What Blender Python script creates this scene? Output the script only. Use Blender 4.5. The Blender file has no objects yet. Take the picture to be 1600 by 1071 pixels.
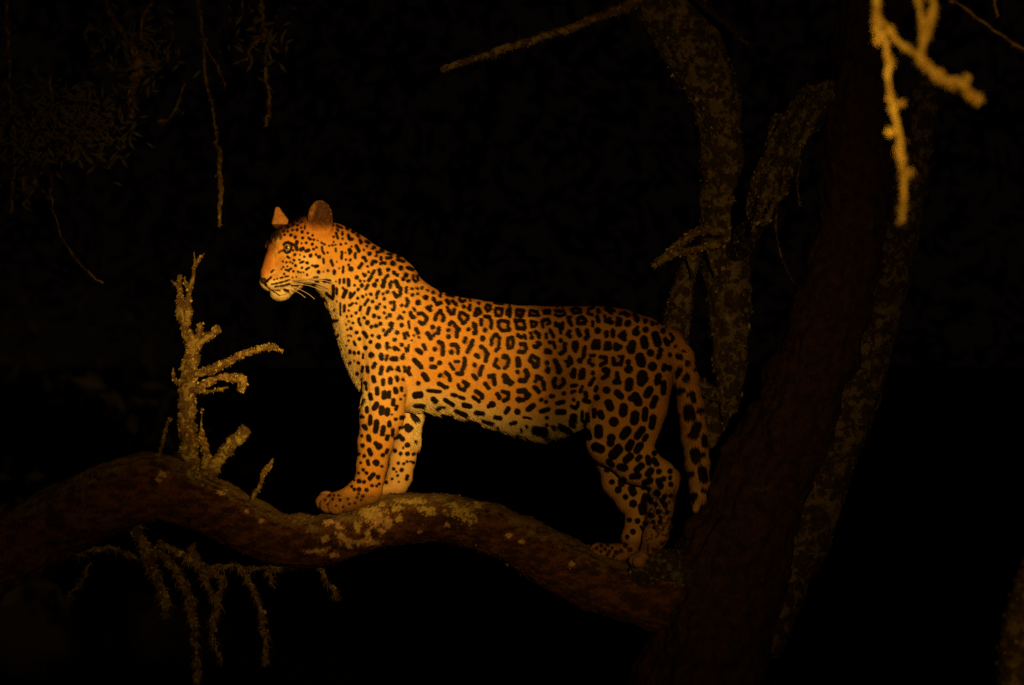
import bpy, math, random
import numpy as np
from mathutils import Vector

rng = np.random.default_rng(7)
random.seed(7)
S = 0.00175            # metres per unit of the leopard's side-elevation drawing
ZC = 2.6               # height of the camera above the ground
DIST = 10.0

sc = bpy.context.scene
# ------------------------------------------------------------------ camera
cam = bpy.data.cameras.new("camera")
cam_o = bpy.data.objects.new("camera", cam)
sc.collection.objects.link(cam_o)
cam_o.location = (0, -DIST, ZC)
cam_o.rotation_euler = (math.radians(90), 0, 0)
cam.sensor_width = 36.0
cam.lens = 36.0 * DIST / (1600 * S)
cam.clip_end = 500
cam.dof.use_dof = True
cam.dof.focus_distance = DIST - 0.08
cam.dof.aperture_fstop = 5.0
sc.camera = cam_o
# ------------------------------------------------------------------ night sky
w = bpy.data.worlds.new("World")
sc.world = w
w.use_nodes = True
nt = w.node_tree
nt.nodes.clear()
out = nt.nodes.new("ShaderNodeOutputWorld")
bg = nt.nodes.new("ShaderNodeBackground")
bg.inputs[0].default_value = (1.0, 0.42, 0.38, 1)
bg.inputs[1].default_value = 0.0015
nt.links.new(bg.outputs[0], out.inputs[0])
# ------------------------------------------------------------------ the hand-held spotlight of the photo
def spot(name, loc, target, energy, angle, blend, color, size):
    l = bpy.data.lights.new(name, 'SPOT')
    l.energy = energy; l.spot_size = math.radians(angle); l.spot_blend = blend
    l.color = color; l.shadow_soft_size = size
    o = bpy.data.objects.new(name, l)
    sc.collection.objects.link(o)
    o.location = loc
    d = Vector(target) - Vector(loc)
    o.rotation_euler = d.to_track_quat('-Z', 'Y').to_euler()
    return o
LAMP = (1.0, -9.2, ZC + 0.6)
WARM = (1.0, 0.53, 0.10)
def W3(u, v, d=0.0):
    return (S * (u - 800), S * d, ZC + S * (535.5 - v))
spot("spotlight_beam", LAMP, W3(540, 515), 4650, 7.5, 1.0, WARM, 0.04)
spot("spotlight_halo", LAMP, W3(740, 500), 360, 16, 1.0, WARM, 0.04)
spot("spotlight_spill", LAMP, W3(800, 560), 130, 60, 1.0, WARM, 0.05)
# ------------------------------------------------------------------ exposure
sc.view_settings.view_transform = 'Standard'
sc.view_settings.look = 'None'
sc.view_settings.exposure = 0.0
sc.view_settings.gamma = 1.0
sc.view_settings.use_curve_mapping = False
sc.render.engine = 'CYCLES'
sc.cycles.max_bounces = 4
sc.cycles.sample_clamp_direct = 4.0
sc.cycles.sample_clamp_indirect = 0.6
sc.cycles.caustics_reflective = False
sc.cycles.caustics_refractive = False
sc.cycles.use_denoising = False

# ================================================================== helpers
def _hash(ix, iy, iz, seed):
    h = (ix * 374761393 + iy * 668265263 + iz * 1274126177 + seed * 974634777) & 0xFFFFFFFF
    h = ((h ^ (h >> 13)) * 1274126177) & 0xFFFFFFFF
    return ((h ^ (h >> 16)) & 0xFFFF) / 32767.5 - 1.0
def vnoise(p, seed=0):
    p = np.asarray(p, dtype=np.float64)
    i = np.floor(p).astype(np.int64); f = p - i
    f = f * f * (3 - 2 * f)
    r = 0
    for dx in (0, 1):
        for dy in (0, 1):
            for dz in (0, 1):
                wgt = (f[..., 0] if dx else 1 - f[..., 0]) * (f[..., 1] if dy else 1 - f[..., 1]) * (f[..., 2] if dz else 1 - f[..., 2])
                r = r + wgt * _hash(i[..., 0] + dx, i[..., 1] + dy, i[..., 2] + dz, seed)
    return r
def fbm(p, seed=0, octaves=3):
    r = 0; a = 1.0; t = 0
    for k in range(octaves):
        r = r + a * vnoise(np.asarray(p) * (2.03 ** k) + 11.3 * k, seed + k); t += a; a *= 0.5
    return r / t
def sstep(a, b, x):
    t = np.clip((x - a) / (b - a), 0, 1)
    return t * t * (3 - 2 * t)
def world_pts(P):
    P = np.asarray(P, float)
    o = np.empty_like(P)
    o[:, 0] = S * (P[:, 0] - 800); o[:, 1] = S * P[:, 2]; o[:, 2] = ZC + S * (535.5 - P[:, 1])
    return o
def at_depth(u, v, d):
    """side-elevation coordinates of a thing that stands d units behind the leopard's plane"""
    k = (DIST + S * d) / DIST
    return (800 + (u - 800) * k, 535.5 + (v - 535.5) * k, d, k)
def link(o, parent=None):
    sc.collection.objects.link(o)
    if parent is not None:
        o.parent = parent
        o.matrix_parent_inverse = parent.matrix_world.inverted()
    return o
def mesh_obj(name, V, F, mat, parent=None, smooth=True, col=None, kind=None):
    """V world-space (n,3); F list of quads/tris or (m,k) array"""
    me = bpy.data.meshes.new(name)
    V = np.asarray(V, dtype=np.float32)
    if isinstance(F, np.ndarray):
        k = F.shape[1]; m = F.shape[0]
        me.vertices.add(len(V)); me.vertices.foreach_set("co", V.ravel())
        me.loops.add(m * k); me.loops.foreach_set("vertex_index", F.astype(np.int32).ravel())
        me.polygons.add(m)
        me.polygons.foreach_set("loop_start", (np.arange(m) * k).astype(np.int32))
        me.update(calc_edges=True)
    else:
        me.from_pydata([tuple(map(float, q)) for q in V], [], F); me.update()
    if smooth:
        me.polygons.foreach_set("use_smooth", np.ones(len(me.polygons), dtype=bool))
    if col is not None:
        a = me.color_attributes.new("coat", 'FLOAT_COLOR', 'POINT')
        c = np.ones((len(V), 4), np.float32); c[:, :3] = col
        a.data.foreach_set("color", c.ravel())
    me.validate()
    me.materials.append(mat)
    o = bpy.data.objects.new(name, me)
    link(o, parent)
    if kind: o["kind"] = kind
    return o
def empty(name, loc, label, cat, group=None):
    o = bpy.data.objects.new(name, None)
    o.empty_display_size = 0.1
    o.location = loc
    sc.collection.objects.link(o)
    bpy.context.view_layer.update()
    o["label"] = label; o["category"] = cat
    if group: o["group"] = group
    return o

# ================================================================== materials
def mat_new(name):
    m = bpy.data.materials.new(name); m.use_nodes = True
    n = m.node_tree.nodes; b = n["Principled BSDF"]
    return m, m.node_tree, b
def mat_attr(name, rough=0.85, bump=0.0, bscale=900, spec=0.25, vary=0.0):
    m, t, b = mat_new(name)
    a = t.nodes.new("ShaderNodeAttribute"); a.attribute_name = "coat"
    src = a.outputs["Color"]
    if vary:
        tc = t.nodes.new("ShaderNodeTexCoord")
        n = t.nodes.new("ShaderNodeTexNoise"); n.inputs["Scale"].default_value = 260; n.inputs["Detail"].default_value = 4
        t.links.new(tc.outputs["Object"], n.inputs["Vector"])
        mr = t.nodes.new("ShaderNodeMapRange"); mr.inputs[3].default_value = 1 - vary; mr.inputs[4].default_value = 1 + vary
        mr.inputs[1].default_value = .3; mr.inputs[2].default_value = .7
        t.links.new(n.outputs[0], mr.inputs[0])
        mx = t.nodes.new("ShaderNodeVectorMath"); mx.operation = 'SCALE'
        t.links.new(src, mx.inputs[0]); t.links.new(mr.outputs[0], mx.inputs["Scale"])
        src = mx.outputs[0]
    t.links.new(src, b.inputs["Base Color"])
    b.inputs["Roughness"].default_value = rough
    b.inputs["Specular IOR Level"].default_value = spec
    if bump:
        tc = t.nodes.new("ShaderNodeTexCoord")
        n = t.nodes.new("ShaderNodeTexNoise"); n.inputs["Scale"].default_value = bscale; n.inputs["Detail"].default_value = 3
        t.links.new(tc.outputs["Object"], n.inputs["Vector"])
        bp = t.nodes.new("ShaderNodeBump"); bp.inputs["Strength"].default_value = bump; bp.inputs["Distance"].default_value = 0.001
        t.links.new(n.outputs[0], bp.inputs["Height"]); t.links.new(bp.outputs[0], b.inputs["Normal"])
    return m
def mat_bark(name, c1, c2, lich, amount, scale=1.0, lich2=None):
    """bark with crusty lichen blotches: brown / dark / lichen by noise thresholds"""
    m, t, b = mat_new(name)
    N = t.nodes; L = t.links
    tc = N.new("ShaderNodeTexCoord")
    n1 = N.new("ShaderNodeTexNoise"); n1.inputs["Scale"].default_value = 38 * scale; n1.inputs["Detail"].default_value = 8; n1.inputs["Roughness"].default_value = .7
    n2 = N.new("ShaderNodeTexNoise"); n2.inputs["Scale"].default_value = 17 * scale; n2.inputs["Detail"].default_value = 9; n2.inputs["Roughness"].default_value = .68; n2.inputs["Distortion"].default_value = .4
    n3 = N.new("ShaderNodeTexNoise"); n3.inputs["Scale"].default_value = 320 * scale; n3.inputs["Detail"].default_value = 5
    n4 = N.new("ShaderNodeTexNoise"); n4.inputs["Scale"].default_value = 9 * scale; n4.inputs["Detail"].default_value = 3
    for n in (n1, n2, n3, n4): L.new(tc.outputs["Object"], n.inputs["Vector"])
    r1 = N.new("ShaderNodeValToRGB"); r1.color_ramp.elements[0].position = .35; r1.color_ramp.elements[1].position = .68
    r1.color_ramp.elements[0].color = (*c2, 1); r1.color_ramp.elements[1].color = (*c1, 1)
    L.new(n1.outputs[0], r1.inputs[0])
    r2 = N.new("ShaderNodeValToRGB"); r2.color_ramp.elements[0].position = amount; r2.color_ramp.elements[1].position = amount + .05
    L.new(n2.outputs[0], r2.inputs[0])
    rl = N.new("ShaderNodeValToRGB"); rl.color_ramp.elements[0].position = .4; rl.color_ramp.elements[1].position = .6
    rl.color_ramp.elements[0].color = (*lich, 1); rl.color_ramp.elements[1].color = (*(lich2 or lich), 1)
    L.new(n4.outputs[0], rl.inputs[0])
    mx = N.new("ShaderNodeMix"); mx.data_type = 'RGBA'
    L.new(r2.outputs[0], mx.inputs["Factor"]); L.new(r1.outputs[0], mx.inputs["A"]); L.new(rl.outputs[0], mx.inputs["B"])
    mr = N.new("ShaderNodeMapRange"); mr.inputs[1].default_value = .3; mr.inputs[2].default_value = .7; mr.inputs[3].default_value = .45; mr.inputs[4].default_value = 1.35
    L.new(n3.outputs[0], mr.inputs[0])
    sc_ = N.new("ShaderNodeVectorMath"); sc_.operation = 'SCALE'
    L.new(mx.outputs["Result"], sc_.inputs[0]); L.new(mr.outputs[0], sc_.inputs["Scale"])
    L.new(sc_.outputs[0], b.inputs["Base Color"])
    b.inputs["Roughness"].default_value = .92; b.inputs["Specular IOR Level"].default_value = .15
    ad = N.new("ShaderNodeMath"); ad.operation = 'ADD'
    L.new(n1.outputs[0], ad.inputs[0]); L.new(n3.outputs[0], ad.inputs[1])
    bp = N.new("ShaderNodeBump"); bp.inputs["Strength"].default_value = .8; bp.inputs["Distance"].default_value = .004
    L.new(ad.outputs[0], bp.inputs["Height"]); L.new(bp.outputs[0], b.inputs["Normal"])
    return m
def mat_plain(name, c, rough=.6, spec=.3):
    m, t, b = mat_new(name)
    b.inputs["Base Color"].default_value = (*c, 1); b.inputs["Roughness"].default_value = rough
    b.inputs["Specular IOR Level"].default_value = spec
    return m

BARK = mat_bark("limb_bark", (.155, .066, .028), (.05, .022, .012), (.30, .20, .085), .64, 1.0, (.26, .22, .07))
BARK_TRUNK = mat_bark("trunk_bark", (.10, .052, .028), (.028, .014, .009), (.20, .16, .085), .68)
BARK_GREY = mat_bark("grey_bark", (.12, .085, .05), (.035, .025, .017), (.29, .235, .155), .50, 2.0, (.24, .19, .11))
BARK_DIM = mat_bark("dimmed_bark", (.085, .06, .035), (.03, .02, .014), (.17, .15, .09), .55, 1.1)  # darker copy of the grey bark, weak light painted in for faint branches
BARK_TWIG = mat_bark("twig_bark", (.23, .15, .06), (.09, .055, .025), (.42, .36, .10), .50, 2.2, (.40, .28, .12))
GOLD = mat_bark("brightened_lichen", (.62, .44, .09), (.30, .17, .04), (.80, .64, .15), .46, 2.2, (.70, .50, .12))  # twig lichen with colours raised to stand in for strong lamplight
LICHEN = mat_attr("lichen_crust", .95, .5, 700, .1)
FARLEAF = mat_plain("far_leaf", (.03, .028, .016), .7)
LEAF = mat_plain("dull_leaf", (.13, .12, .045), .6)
FUR = mat_attr("fur_hair", .6, 0, spec=.15)
_at = FUR.node_tree.nodes.new("ShaderNodeAttribute"); _at.attribute_name = "coat_normal"
FUR.node_tree.links.new(_at.outputs["Vector"], FUR.node_tree.nodes["Principled BSDF"].inputs["Normal"])
SKIN = mat_attr("coat_skin", .9, .6, 900, .15)

# ================================================================== ground
gm, t, b = mat_new("dry_ground")
tc = t.nodes.new("ShaderNodeTexCoord"); n = t.nodes.new("ShaderNodeTexNoise"); n.inputs["Scale"].default_value = 1.2; n.inputs["Detail"].default_value = 8
r = t.nodes.new("ShaderNodeValToRGB"); r.color_ramp.elements[0].color = (.045, .03, .016, 1); r.color_ramp.elements[1].color = (.11, .08, .04, 1)
t.links.new(tc.outputs["Object"], n.inputs["Vector"]); t.links.new(n.outputs[0], r.inputs[0]); t.links.new(r.outputs[0], b.inputs["Base Color"]); b.inputs["Roughness"].default_value = 1
gx = np.linspace(-220, 220, 90); gy = np.linspace(-60, 380, 90)
GX, GY = np.meshgrid(gx, gy)
GZ = 0.12 * fbm(np.stack([GX * .3, GY * .3, GX * 0], -1), 5)
idx = np.arange(90 * 90).reshape(90, 90)
F = np.stack([idx[:-1, :-1], idx[:-1, 1:], idx[1:, 1:], idx[1:, :-1]], -1).reshape(-1, 4)
g = mesh_obj("ground", np.stack([GX, GY, GZ], -1).reshape(-1, 3), F, gm, kind="structure")
g["label"] = "dark bare ground far below the tree"

# ================================================================== tubes
def smooth_path(pts, step):
    pts = np.asarray(pts, float)
    if len(pts) == 2:
        seg = np.linalg.norm(pts[1, :3] - pts[0, :3]); k = max(2, int(seg / step) + 1)
        tt = np.linspace(0, 1, k)[:, None]
        return pts[0] * (1 - tt) + pts[1] * tt
    P = np.vstack([2 * pts[0] - pts[1], pts, 2 * pts[-1] - pts[-2]])
    P[0, 3] = pts[0, 3]; P[-1, 3] = pts[-1, 3]
    outp = []
    for i in range(1, len(P) - 2):
        seg = np.linalg.norm(P[i + 1, :3] - P[i, :3]); k = max(1, int(round(seg / step)))
        tt = np.arange(k)[:, None] / k
        a, b_, c, d = P[i - 1], P[i], P[i + 1], P[i + 2]
        q = .5 * ((2 * b_) + (-a + c) * tt + (2 * a - 5 * b_ + 4 * c - d) * tt ** 2 + (-a + 3 * b_ - 3 * c + d) * tt ** 3)
        outp.append(q)
    outp.append(pts[-1][None])
    q = np.vstack(outp); q[:, 3] = np.maximum(q[:, 3], .4)
    return q
def tube(pts, step=2.5, sides=24, amp=.18, lump=25., fine=.9, seed=0, wig=0.0, ridge=0.0, cap=True, stub=False):
    """pts: (u,v,d,r) in drawing units; returns V (drawing), F, normals"""
    q = smooth_path(pts, step)
    n = len(q)
    if wig:
        for ax in range(3):
            q[:, ax] += wig * fbm(np.stack([np.arange(n) * step / 14., np.full(n, seed * 3.1 + ax), np.zeros(n)], -1), seed + ax, 2)
    T = np.gradient(q[:, :3], axis=0); T /= np.linalg.norm(T, axis=1)[:, None] + 1e-9
    ref = np.array([0, 0, 1.0]) if abs(T[:, 2]).mean() < .8 else np.array([1.0, 0, 0])
    A = np.cross(T, ref); A /= np.linalg.norm(A, axis=1)[:, None] + 1e-9
    B = np.cross(T, A)
    th = np.linspace(0, 2 * np.pi, sides, endpoint=False)
    Nn = A[:, None] * np.cos(th)[None, :, None] + B[:, None] * np.sin(th)[None, :, None]
    r = q[:, 3][:, None]
    C = q[:, None, :3]
    P0 = C + Nn * r[..., None]
    disp = amp * r * fbm(P0 / lump, seed, 3) + fine * fbm(P0 / 3.2, seed + 9, 2) * np.minimum(1, r / 6)
    if ridge:
        s_ = np.arange(n)[:, None] * step / 70. + np.zeros((1, sides))
        R = np.stack([s_, np.cos(th)[None] * 3.2 + 0 * s_, np.sin(th)[None] * 3.2 + 0 * s_], -1)
        disp = disp + ridge * r * (np.abs(fbm(R, seed + 21, 2)) - .25)
    V = P0 + Nn * disp[..., None]
    if cap:
        V = np.concatenate([V, q[:1, None, :3] + 0 * V[:1], q[-1:, None, :3] + 0 * V[-1:]], 0)
    nr = len(V)
    ordr = ([n] if cap else []) + list(range(n)) + ([n + 1] if cap else [])
    # rings in order; end rings collapse to the centre
    V = V[ordr]
    # shrink: first and last rings offset along the tangent for a rounded end
    if cap and not stub:
        V[0] -= T[0] * q[0, 3] * .6; V[-1] += T[-1] * q[-1, 3] * .6
    ii = np.arange(nr * sides).reshape(nr, sides)
    F = np.stack([ii[:-1], np.roll(ii, -1, 1)[:-1], np.roll(ii, -1, 1)[1:], ii[1:]], -1).reshape(-1, 4)
    return V.reshape(-1, 3), F[:, ::-1], (V[1:-1] if cap else V), Nn
def flakes(P, Nn, size, cols, seed=0, lift=.35):
    """crumpled little lichen cups on points P with normals Nn (drawing units)"""
    r_ = np.random.default_rng(seed)
    n = len(P)
    a = np.cross(Nn, r_.normal(size=(n, 3))); a /= np.linalg.norm(a, axis=1)[:, None] + 1e-9
    b_ = np.cross(Nn, a)
    tilt = r_.normal(size=(n, 3)) * .75
    nn = Nn + tilt; nn /= np.linalg.norm(nn, axis=1)[:, None]
    a = a - nn * (a * nn).sum(1)[:, None]; b_ = np.cross(nn, a)
    K = 5
    th = np.linspace(0, 2 * np.pi, K, endpoint=False)
    rad = size[:, None] * r_.uniform(.35, 1.4, (n, K))
    h = size[:, None] * r_.uniform(-.35, .55, (n, K))
    ring = P[:, None] + a[:, None] * (rad * np.cos(th))[..., None] + b_[:, None] * (rad * np.sin(th))[..., None] + nn[:, None] * h[..., None] + (Nn * size[:, None] * lift)[:, None]
    cen = P - Nn * size[:, None] * .2
    V = np.concatenate([cen[:, None], ring], 1).reshape(-1, 3)
    base = np.arange(n)[:, None] * (K + 1)
    F = np.stack([np.stack([base[:, 0], base[:, 0] + 1 + k, base[:, 0] + 1 + (k + 1) % K], -1) for k in range(K)], 1).reshape(-1, 3)
    cols = np.repeat(cols, K + 1, axis=0)
    return V, F, cols
def fuzz(P, Nn, lo_, hi_, cols, seed, droop=.5, wd=.30):
    """thready beard lichen: thin drooping filaments"""
    r_ = np.random.default_rng(seed + 7); n = len(P)
    L = (lo_ + (hi_ - lo_) * r_.random(n) ** 2.2)[:, None]
    dn = np.array([0, 1., 0])
    d1 = Nn * .7 + dn * droop + r_.normal(size=(n, 3)) * .45; d1 /= np.linalg.norm(d1, axis=1)[:, None]
    d2 = d1 + dn * droop * 1.2 + r_.normal(size=(n, 3)) * .5; d2 /= np.linalg.norm(d2, axis=1)[:, None]
    w_ = np.cross(d1, r_.normal(size=(n, 3))); w_ /= np.linalg.norm(w_, axis=1)[:, None] + 1e-9; w_ = w_ * (wd * r_.uniform(.7, 1.5, n))[:, None]
    p0 = P - Nn * .4; m_ = p0 + d1 * L * .5; t_ = m_ + d2 * L * .5
    V = np.stack([p0 - w_, p0 + w_, m_ + w_ * .8, m_ - w_ * .8, t_], 1).reshape(-1, 3)
    k = np.arange(n)[:, None] * 5
    F = np.concatenate([k + np.array([[0, 1, 2]]), k + np.array([[0, 2, 3]]), k + np.array([[3, 2, 4]])])
    return V, F, np.repeat(cols, 5, axis=0)
def pick(n, pal, r_, jit=.2):
    pal = np.array(pal); c = pal[r_.integers(0, len(pal), n)]
    return c * (1 + r_.normal(size=(n, 1)) * jit).clip(.4, 1.6)
PAL_Y = [(.44, .34, .08), (.26, .20, .07), (.56, .42, .12), (.24, .12, .05), (.58, .50, .10), (.34, .22, .09)]
PAL_G = [(.32, .27, .17), (.20, .17, .10), (.38, .32, .22), (.25, .20, .10)]
PAL_P = [(.55, .36, .17), (.50, .42, .18), (.46, .30, .15), (.42, .36, .12)]
def pick_at(P, pal, r_, seed, jit=.16):
    """palette colours that change in patches, as crusts of different lichens do"""
    pal = np.array(pal); k = ((fbm(P / 8., seed + 40, 2) * .9 + .5) * len(pal) + r_.normal(size=len(P)) * .6).astype(int) % len(pal)
    return pal[k] * (1 + r_.normal(size=(len(P), 1)) * jit).clip(.4, 1.6)
def branch(name, pts, parent, mat, seed, flake=0, fsize=(1.2, 3.4), pal=PAL_Y, lichen_bag=None, fz=(1.5, 6.5), droop=.4, fzn=1.3, **kw):
    """one branch part; pts are (u,v,d,r) as seen at depth d"""
    q = []
    for (u, v, d, r) in pts:
        uu, vv, dd, k = at_depth(u, v, d); q.append((uu, vv, dd, r * k))
    V, F, ring, Nn = tube(q, seed=seed, **kw)
    o = mesh_obj(name, world_pts(V), F, mat, parent)
    if flake and lichen_bag is not None:
        r_ = np.random.default_rng(seed + 100)
        R = ring.reshape(-1, 3); M = Nn.reshape(-1, 3)
        # weight points by clumps
        wgt = np.clip(fbm(R / 9., seed + 3, 2) + .15, .02, 1)
        flake0 = flake; flake = int(flake * .9); ix = r_.choice(len(R), flake, p=wgt / wgt.sum())
        sz = fsize[0] * .55 + (fsize[1] - fsize[0] * .55) * r_.random(flake) ** 4
        lichen_bag.append(flakes(R[ix] + r_.normal(size=(flake, 3)) * .5, M[ix], sz, pick_at(R[ix], pal, r_, seed), seed, lift=.12))
        nf = int(flake0 * fzn)
        if nf:
            ix = r_.choice(len(R), nf, p=wgt / wgt.sum())
            lichen_bag.append(fuzz(R[ix], M[ix], fz[0], fz[1], pick_at(R[ix], pal, r_, seed), seed, droop))
    return o
def bag_obj(name, bag, parent, mat=LICHEN):
    Vs, Fs, Cs = [], [], []; k = 0
    for V, F, c in bag:
        Vs.append(V); Fs.append(F + k); Cs.append(c); k += len(V)
    return mesh_obj(name, world_pts(np.vstack(Vs)), np.vstack(Fs), mat, parent, smooth=False, col=np.vstack(Cs), kind="stuff")
PAL_GOLD = [(.80, .62, .14), (.62, .44, .09), (.74, .50, .12)]  # flakes of the near branch, brightened the same way as its bark
# ================================================================== the tree with the big limb
tree = empty("leaning_tree", W3(1120, 2020, 20), "big leaning tree whose bowed lichen-spotted limb carries the leopard", "tree")
tree_bag = []
trunk_pts = [(1010, 2030, 30, 150), (1030, 1600, 30, 125), (1060, 1250, 28, 110), (1105, 1010, 25, 96), (1150, 860, 25, 84), (1195, 750, 28, 72), (1240, 650, 32, 66), (1285, 530, 36, 60), (1320, 400, 42, 56), (1340, 250, 50, 52), (1352, 100, 60, 50), (1365, -80, 70, 46), (1380, -260, 80, 42)]
branch("trunk", trunk_pts, tree, BARK_TRUNK, 1, 0, (1.5, 4), PAL_G, tree_bag, step=3, sides=150, amp=.22, lump=38, fine=3.2, ridge=.15)
limb_pts = [(-260, 1010, 30, 60), (-120, 930, 20, 58), (0, 866, 12, 56), (100, 812, 5, 54), (180, 776, 0, 55), (245, 760, 0, 52), (310, 785, 0, 46), (370, 812, 0, 43), (430, 840, 0, 41), (490, 845, 0, 41), (550, 830, 0, 40), (605, 814, 0, 39), (660, 809, 0, 38), (720, 814, 0, 37), (780, 832, 0, 39), (840, 862, 0, 44), (900, 896, 2, 46), (960, 920, 6, 46), (1030, 935, 12, 52), (1100, 950, 20, 60)]
limb_o = branch("limb", limb_pts, tree, BARK, 2, 900, (1.0, 2.6), PAL_G, tree_bag, step=2.0, sides=130, amp=.11, lump=26, fine=2.4, ridge=.10)
PATCHES = [(588, 806, 20, 15, 0), (575, 800, 18, 7, 1), (606, 816, 9, 8, 0), (718, 798, 20, 9, 1), (730, 808, 13, 11, 1), (708, 790, 12, 5, 1), (672, 800, 9, 7, 1), (660, 795, 6, 5, 1), (533, 838, 7, 11, 0), (528, 820, 6, 6, 0), (513, 817, 8, 5, 0), (506, 842, 6, 5, 0), (624, 812, 5, 7, 1),
    (490, 828, 12, 8, 2), (640, 783, 26, 6, 1), (570, 848, 20, 5, 0), (500, 862, 22, 5, 0), (520, 868, 10, 4, 0), (700, 821, 4, 4, 0), (655, 830, 3.5, 3.5, 0), (795, 838, 5, 3.5, 0), (815, 847, 4, 3, 0), (893, 882, 4, 4, 0), (255, 742, 8, 5, 0), (248, 750, 4, 3, 0),
    (545, 812, 18, 5, 2), (470, 812, 16, 6, 2), (560, 822, 6, 10, 1), (685, 780, 16, 5, 2), (545, 850, 5, 8, 0), (575, 836, 4, 9, 0), (596, 830, 5, 6, 0), (745, 790, 8, 5, 1), (770, 800, 6, 4, 2), (800, 815, 5, 4, 2), (830, 832, 6, 4, 2), (620, 795, 9, 5, 1), (385, 800, 4, 3, 0), (408, 815, 4, 3, 0), (345, 770, 8, 4, 1), (180, 735, 10, 4, 2), (140, 752, 10, 4, 2)]
def limb_colour(P):
    u, v, d = P[:, 0], P[:, 1], P[:, 2]
    n1 = fbm(P / np.array([16., 7., 9.]), 60, 4); n2 = fbm(P / 5., 61, 3); n3 = fbm(P / 2.4, 62, 2)
    col = np.array([.05, .022, .011]) + (np.array([.165, .072, .028]) - np.array([.05, .022, .011])) * sstep(-.35, .4, n1 + .4 * n3)[:, None]
    q = smooth_path(limb_pts, 6); i = np.clip(np.searchsorted(q[:, 0], u), 0, len(q) - 1)
    up = (q[i, 1] - v) / q[i, 3]
    cr = sstep(.38, .62, up * .75 + .55 * n1 + .35 * n2) * .85
    green = np.array([.17, .12, .045]) * (1 + .6 * n3)[:, None]
    col = col * (1 - cr[:, None]) + green * cr[:, None]
    cols = [np.array([.64, .42, .20]), np.array([.55, .43, .13]), np.array([.22, .17, .075])]
    for (pu, pv, ru, rv, t_) in PATCHES:
        e = np.hypot((u - pu) / ru, (v - pv) / rv)
        m = (e < 2)
        w_ = sstep(1.05, .8, e[m] + 1.1 * n2[m] + .8 * n3[m]) * (d[m] < q[i[m], 2] + 10)
        col[m] = col[m] * (1 - w_[:, None]) + (cols[t_] * (1 + .5 * n3[m])[:, None]) * w_[:, None]
    return np.clip(col, .004, 1)
LIMB = mat_attr("crusted_bark", .92, .9, 420, .12, vary=.35)
lv = np.empty(len(limb_o.data.vertices) * 3, np.float32); limb_o.data.vertices.foreach_get("co", lv); lv = lv.reshape(-1, 3)
LP = np.stack([lv[:, 0] / S + 800, 535.5 - (lv[:, 2] - ZC) / S, lv[:, 1] / S], -1)
LPo = LP.copy()
LPo[:, 0] = 800 + (LP[:, 0] - 800) * DIST / (DIST + S * LP[:, 2]); LPo[:, 1] = 535.5 + (LP[:, 1] - 535.5) * DIST / (DIST + S * LP[:, 2])
cc = np.ones((len(lv), 4), np.float32); cc[:, :3] = limb_colour(LPo)
limb_o.data.color_attributes.new("coat", 'FLOAT_COLOR', 'POINT').data.foreach_set("color", cc.ravel())
limb_o.data.materials[0] = LIMB
# second lichen-grey stem of the same tree, behind the trunk
branch("stem", [(1180, 1010, 95, 44), (1225, 900, 100, 44), (1262, 820, 105, 42), (1290, 740, 110, 38), (1330, 640, 115, 37), (1368, 520, 120, 33), (1400, 400, 125, 28), (1430, 260, 130, 24), (1450, 120, 135, 20)], tree, BARK_GREY, 3, 900, (1.2, 3.4), PAL_G, tree_bag, step=3, sides=80, amp=.16, lump=26, fine=2.2, ridge=.08)
# arching bough on the right, from the trunk to the grey tree
branch("bough", [(1352, 215, 60, 26), (1325, 165, 62, 27), (1290, 158, 64, 28), (1252, 190, 66, 27), (1225, 240, 70, 24), (1200, 295, 74, 21), (1178, 345, 150, 19), (1150, 395, 300, 16)], tree, BARK_DIM, 4, 700, (1.3, 3.6), PAL_G, tree_bag, step=2.5, sides=60, amp=.2, lump=18, fine=2.2, ridge=.22)
branch("twig", [(1238, 215, 50, 3), (1215, 180, 48, 4), (1205, 205, 46, 4), (1198, 240, 46, 3)], tree, BARK_GREY, 5, 120, (1.2, 3), PAL_G, tree_bag, step=2, sides=10, amp=.3, lump=8, wig=2)
branch("twig", [(1228, 265, 48, 2), (1215, 320, 46, 1.6), (1214, 370, 46, 1.4), (1226, 415, 46, 1.3), (1243, 443, 46, 1)], tree, BARK_GREY, 6, 60, (1, 2), PAL_G, tree_bag, step=2, sides=8, wig=2)
branch("twig", [(1250, 250, 50, 2), (1246, 290, 48, 1.8), (1250, 320, 48, 1.4)], tree, BARK_GREY, 7, 30, (1, 2), PAL_G, tree_bag, step=2, sides=8, wig=2)
for k, (o1, o2) in enumerate([(-20, -6), (-8, 14), (8, -14), (18, 6)]):
    branch("vine", [(1310 + o1 * .3, 140 + o2 * .5, 34, 3), (1275 + o1 * .8, 150 + o2, 32, 5), (1245 + o1, 195 + o2, 34, 5), (1220 + o1, 245 + o2, 38, 6), (1196 + o1, 305 + o2, 44, 5), (1182 + o1 * .6, 345 + o2, 52, 4)], tree, BARK_GREY, 410 + k, 420, (1.2, 4.2), PAL_G, tree_bag, step=2, sides=14, amp=.5, lump=8, fine=1.4, wig=6)
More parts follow.
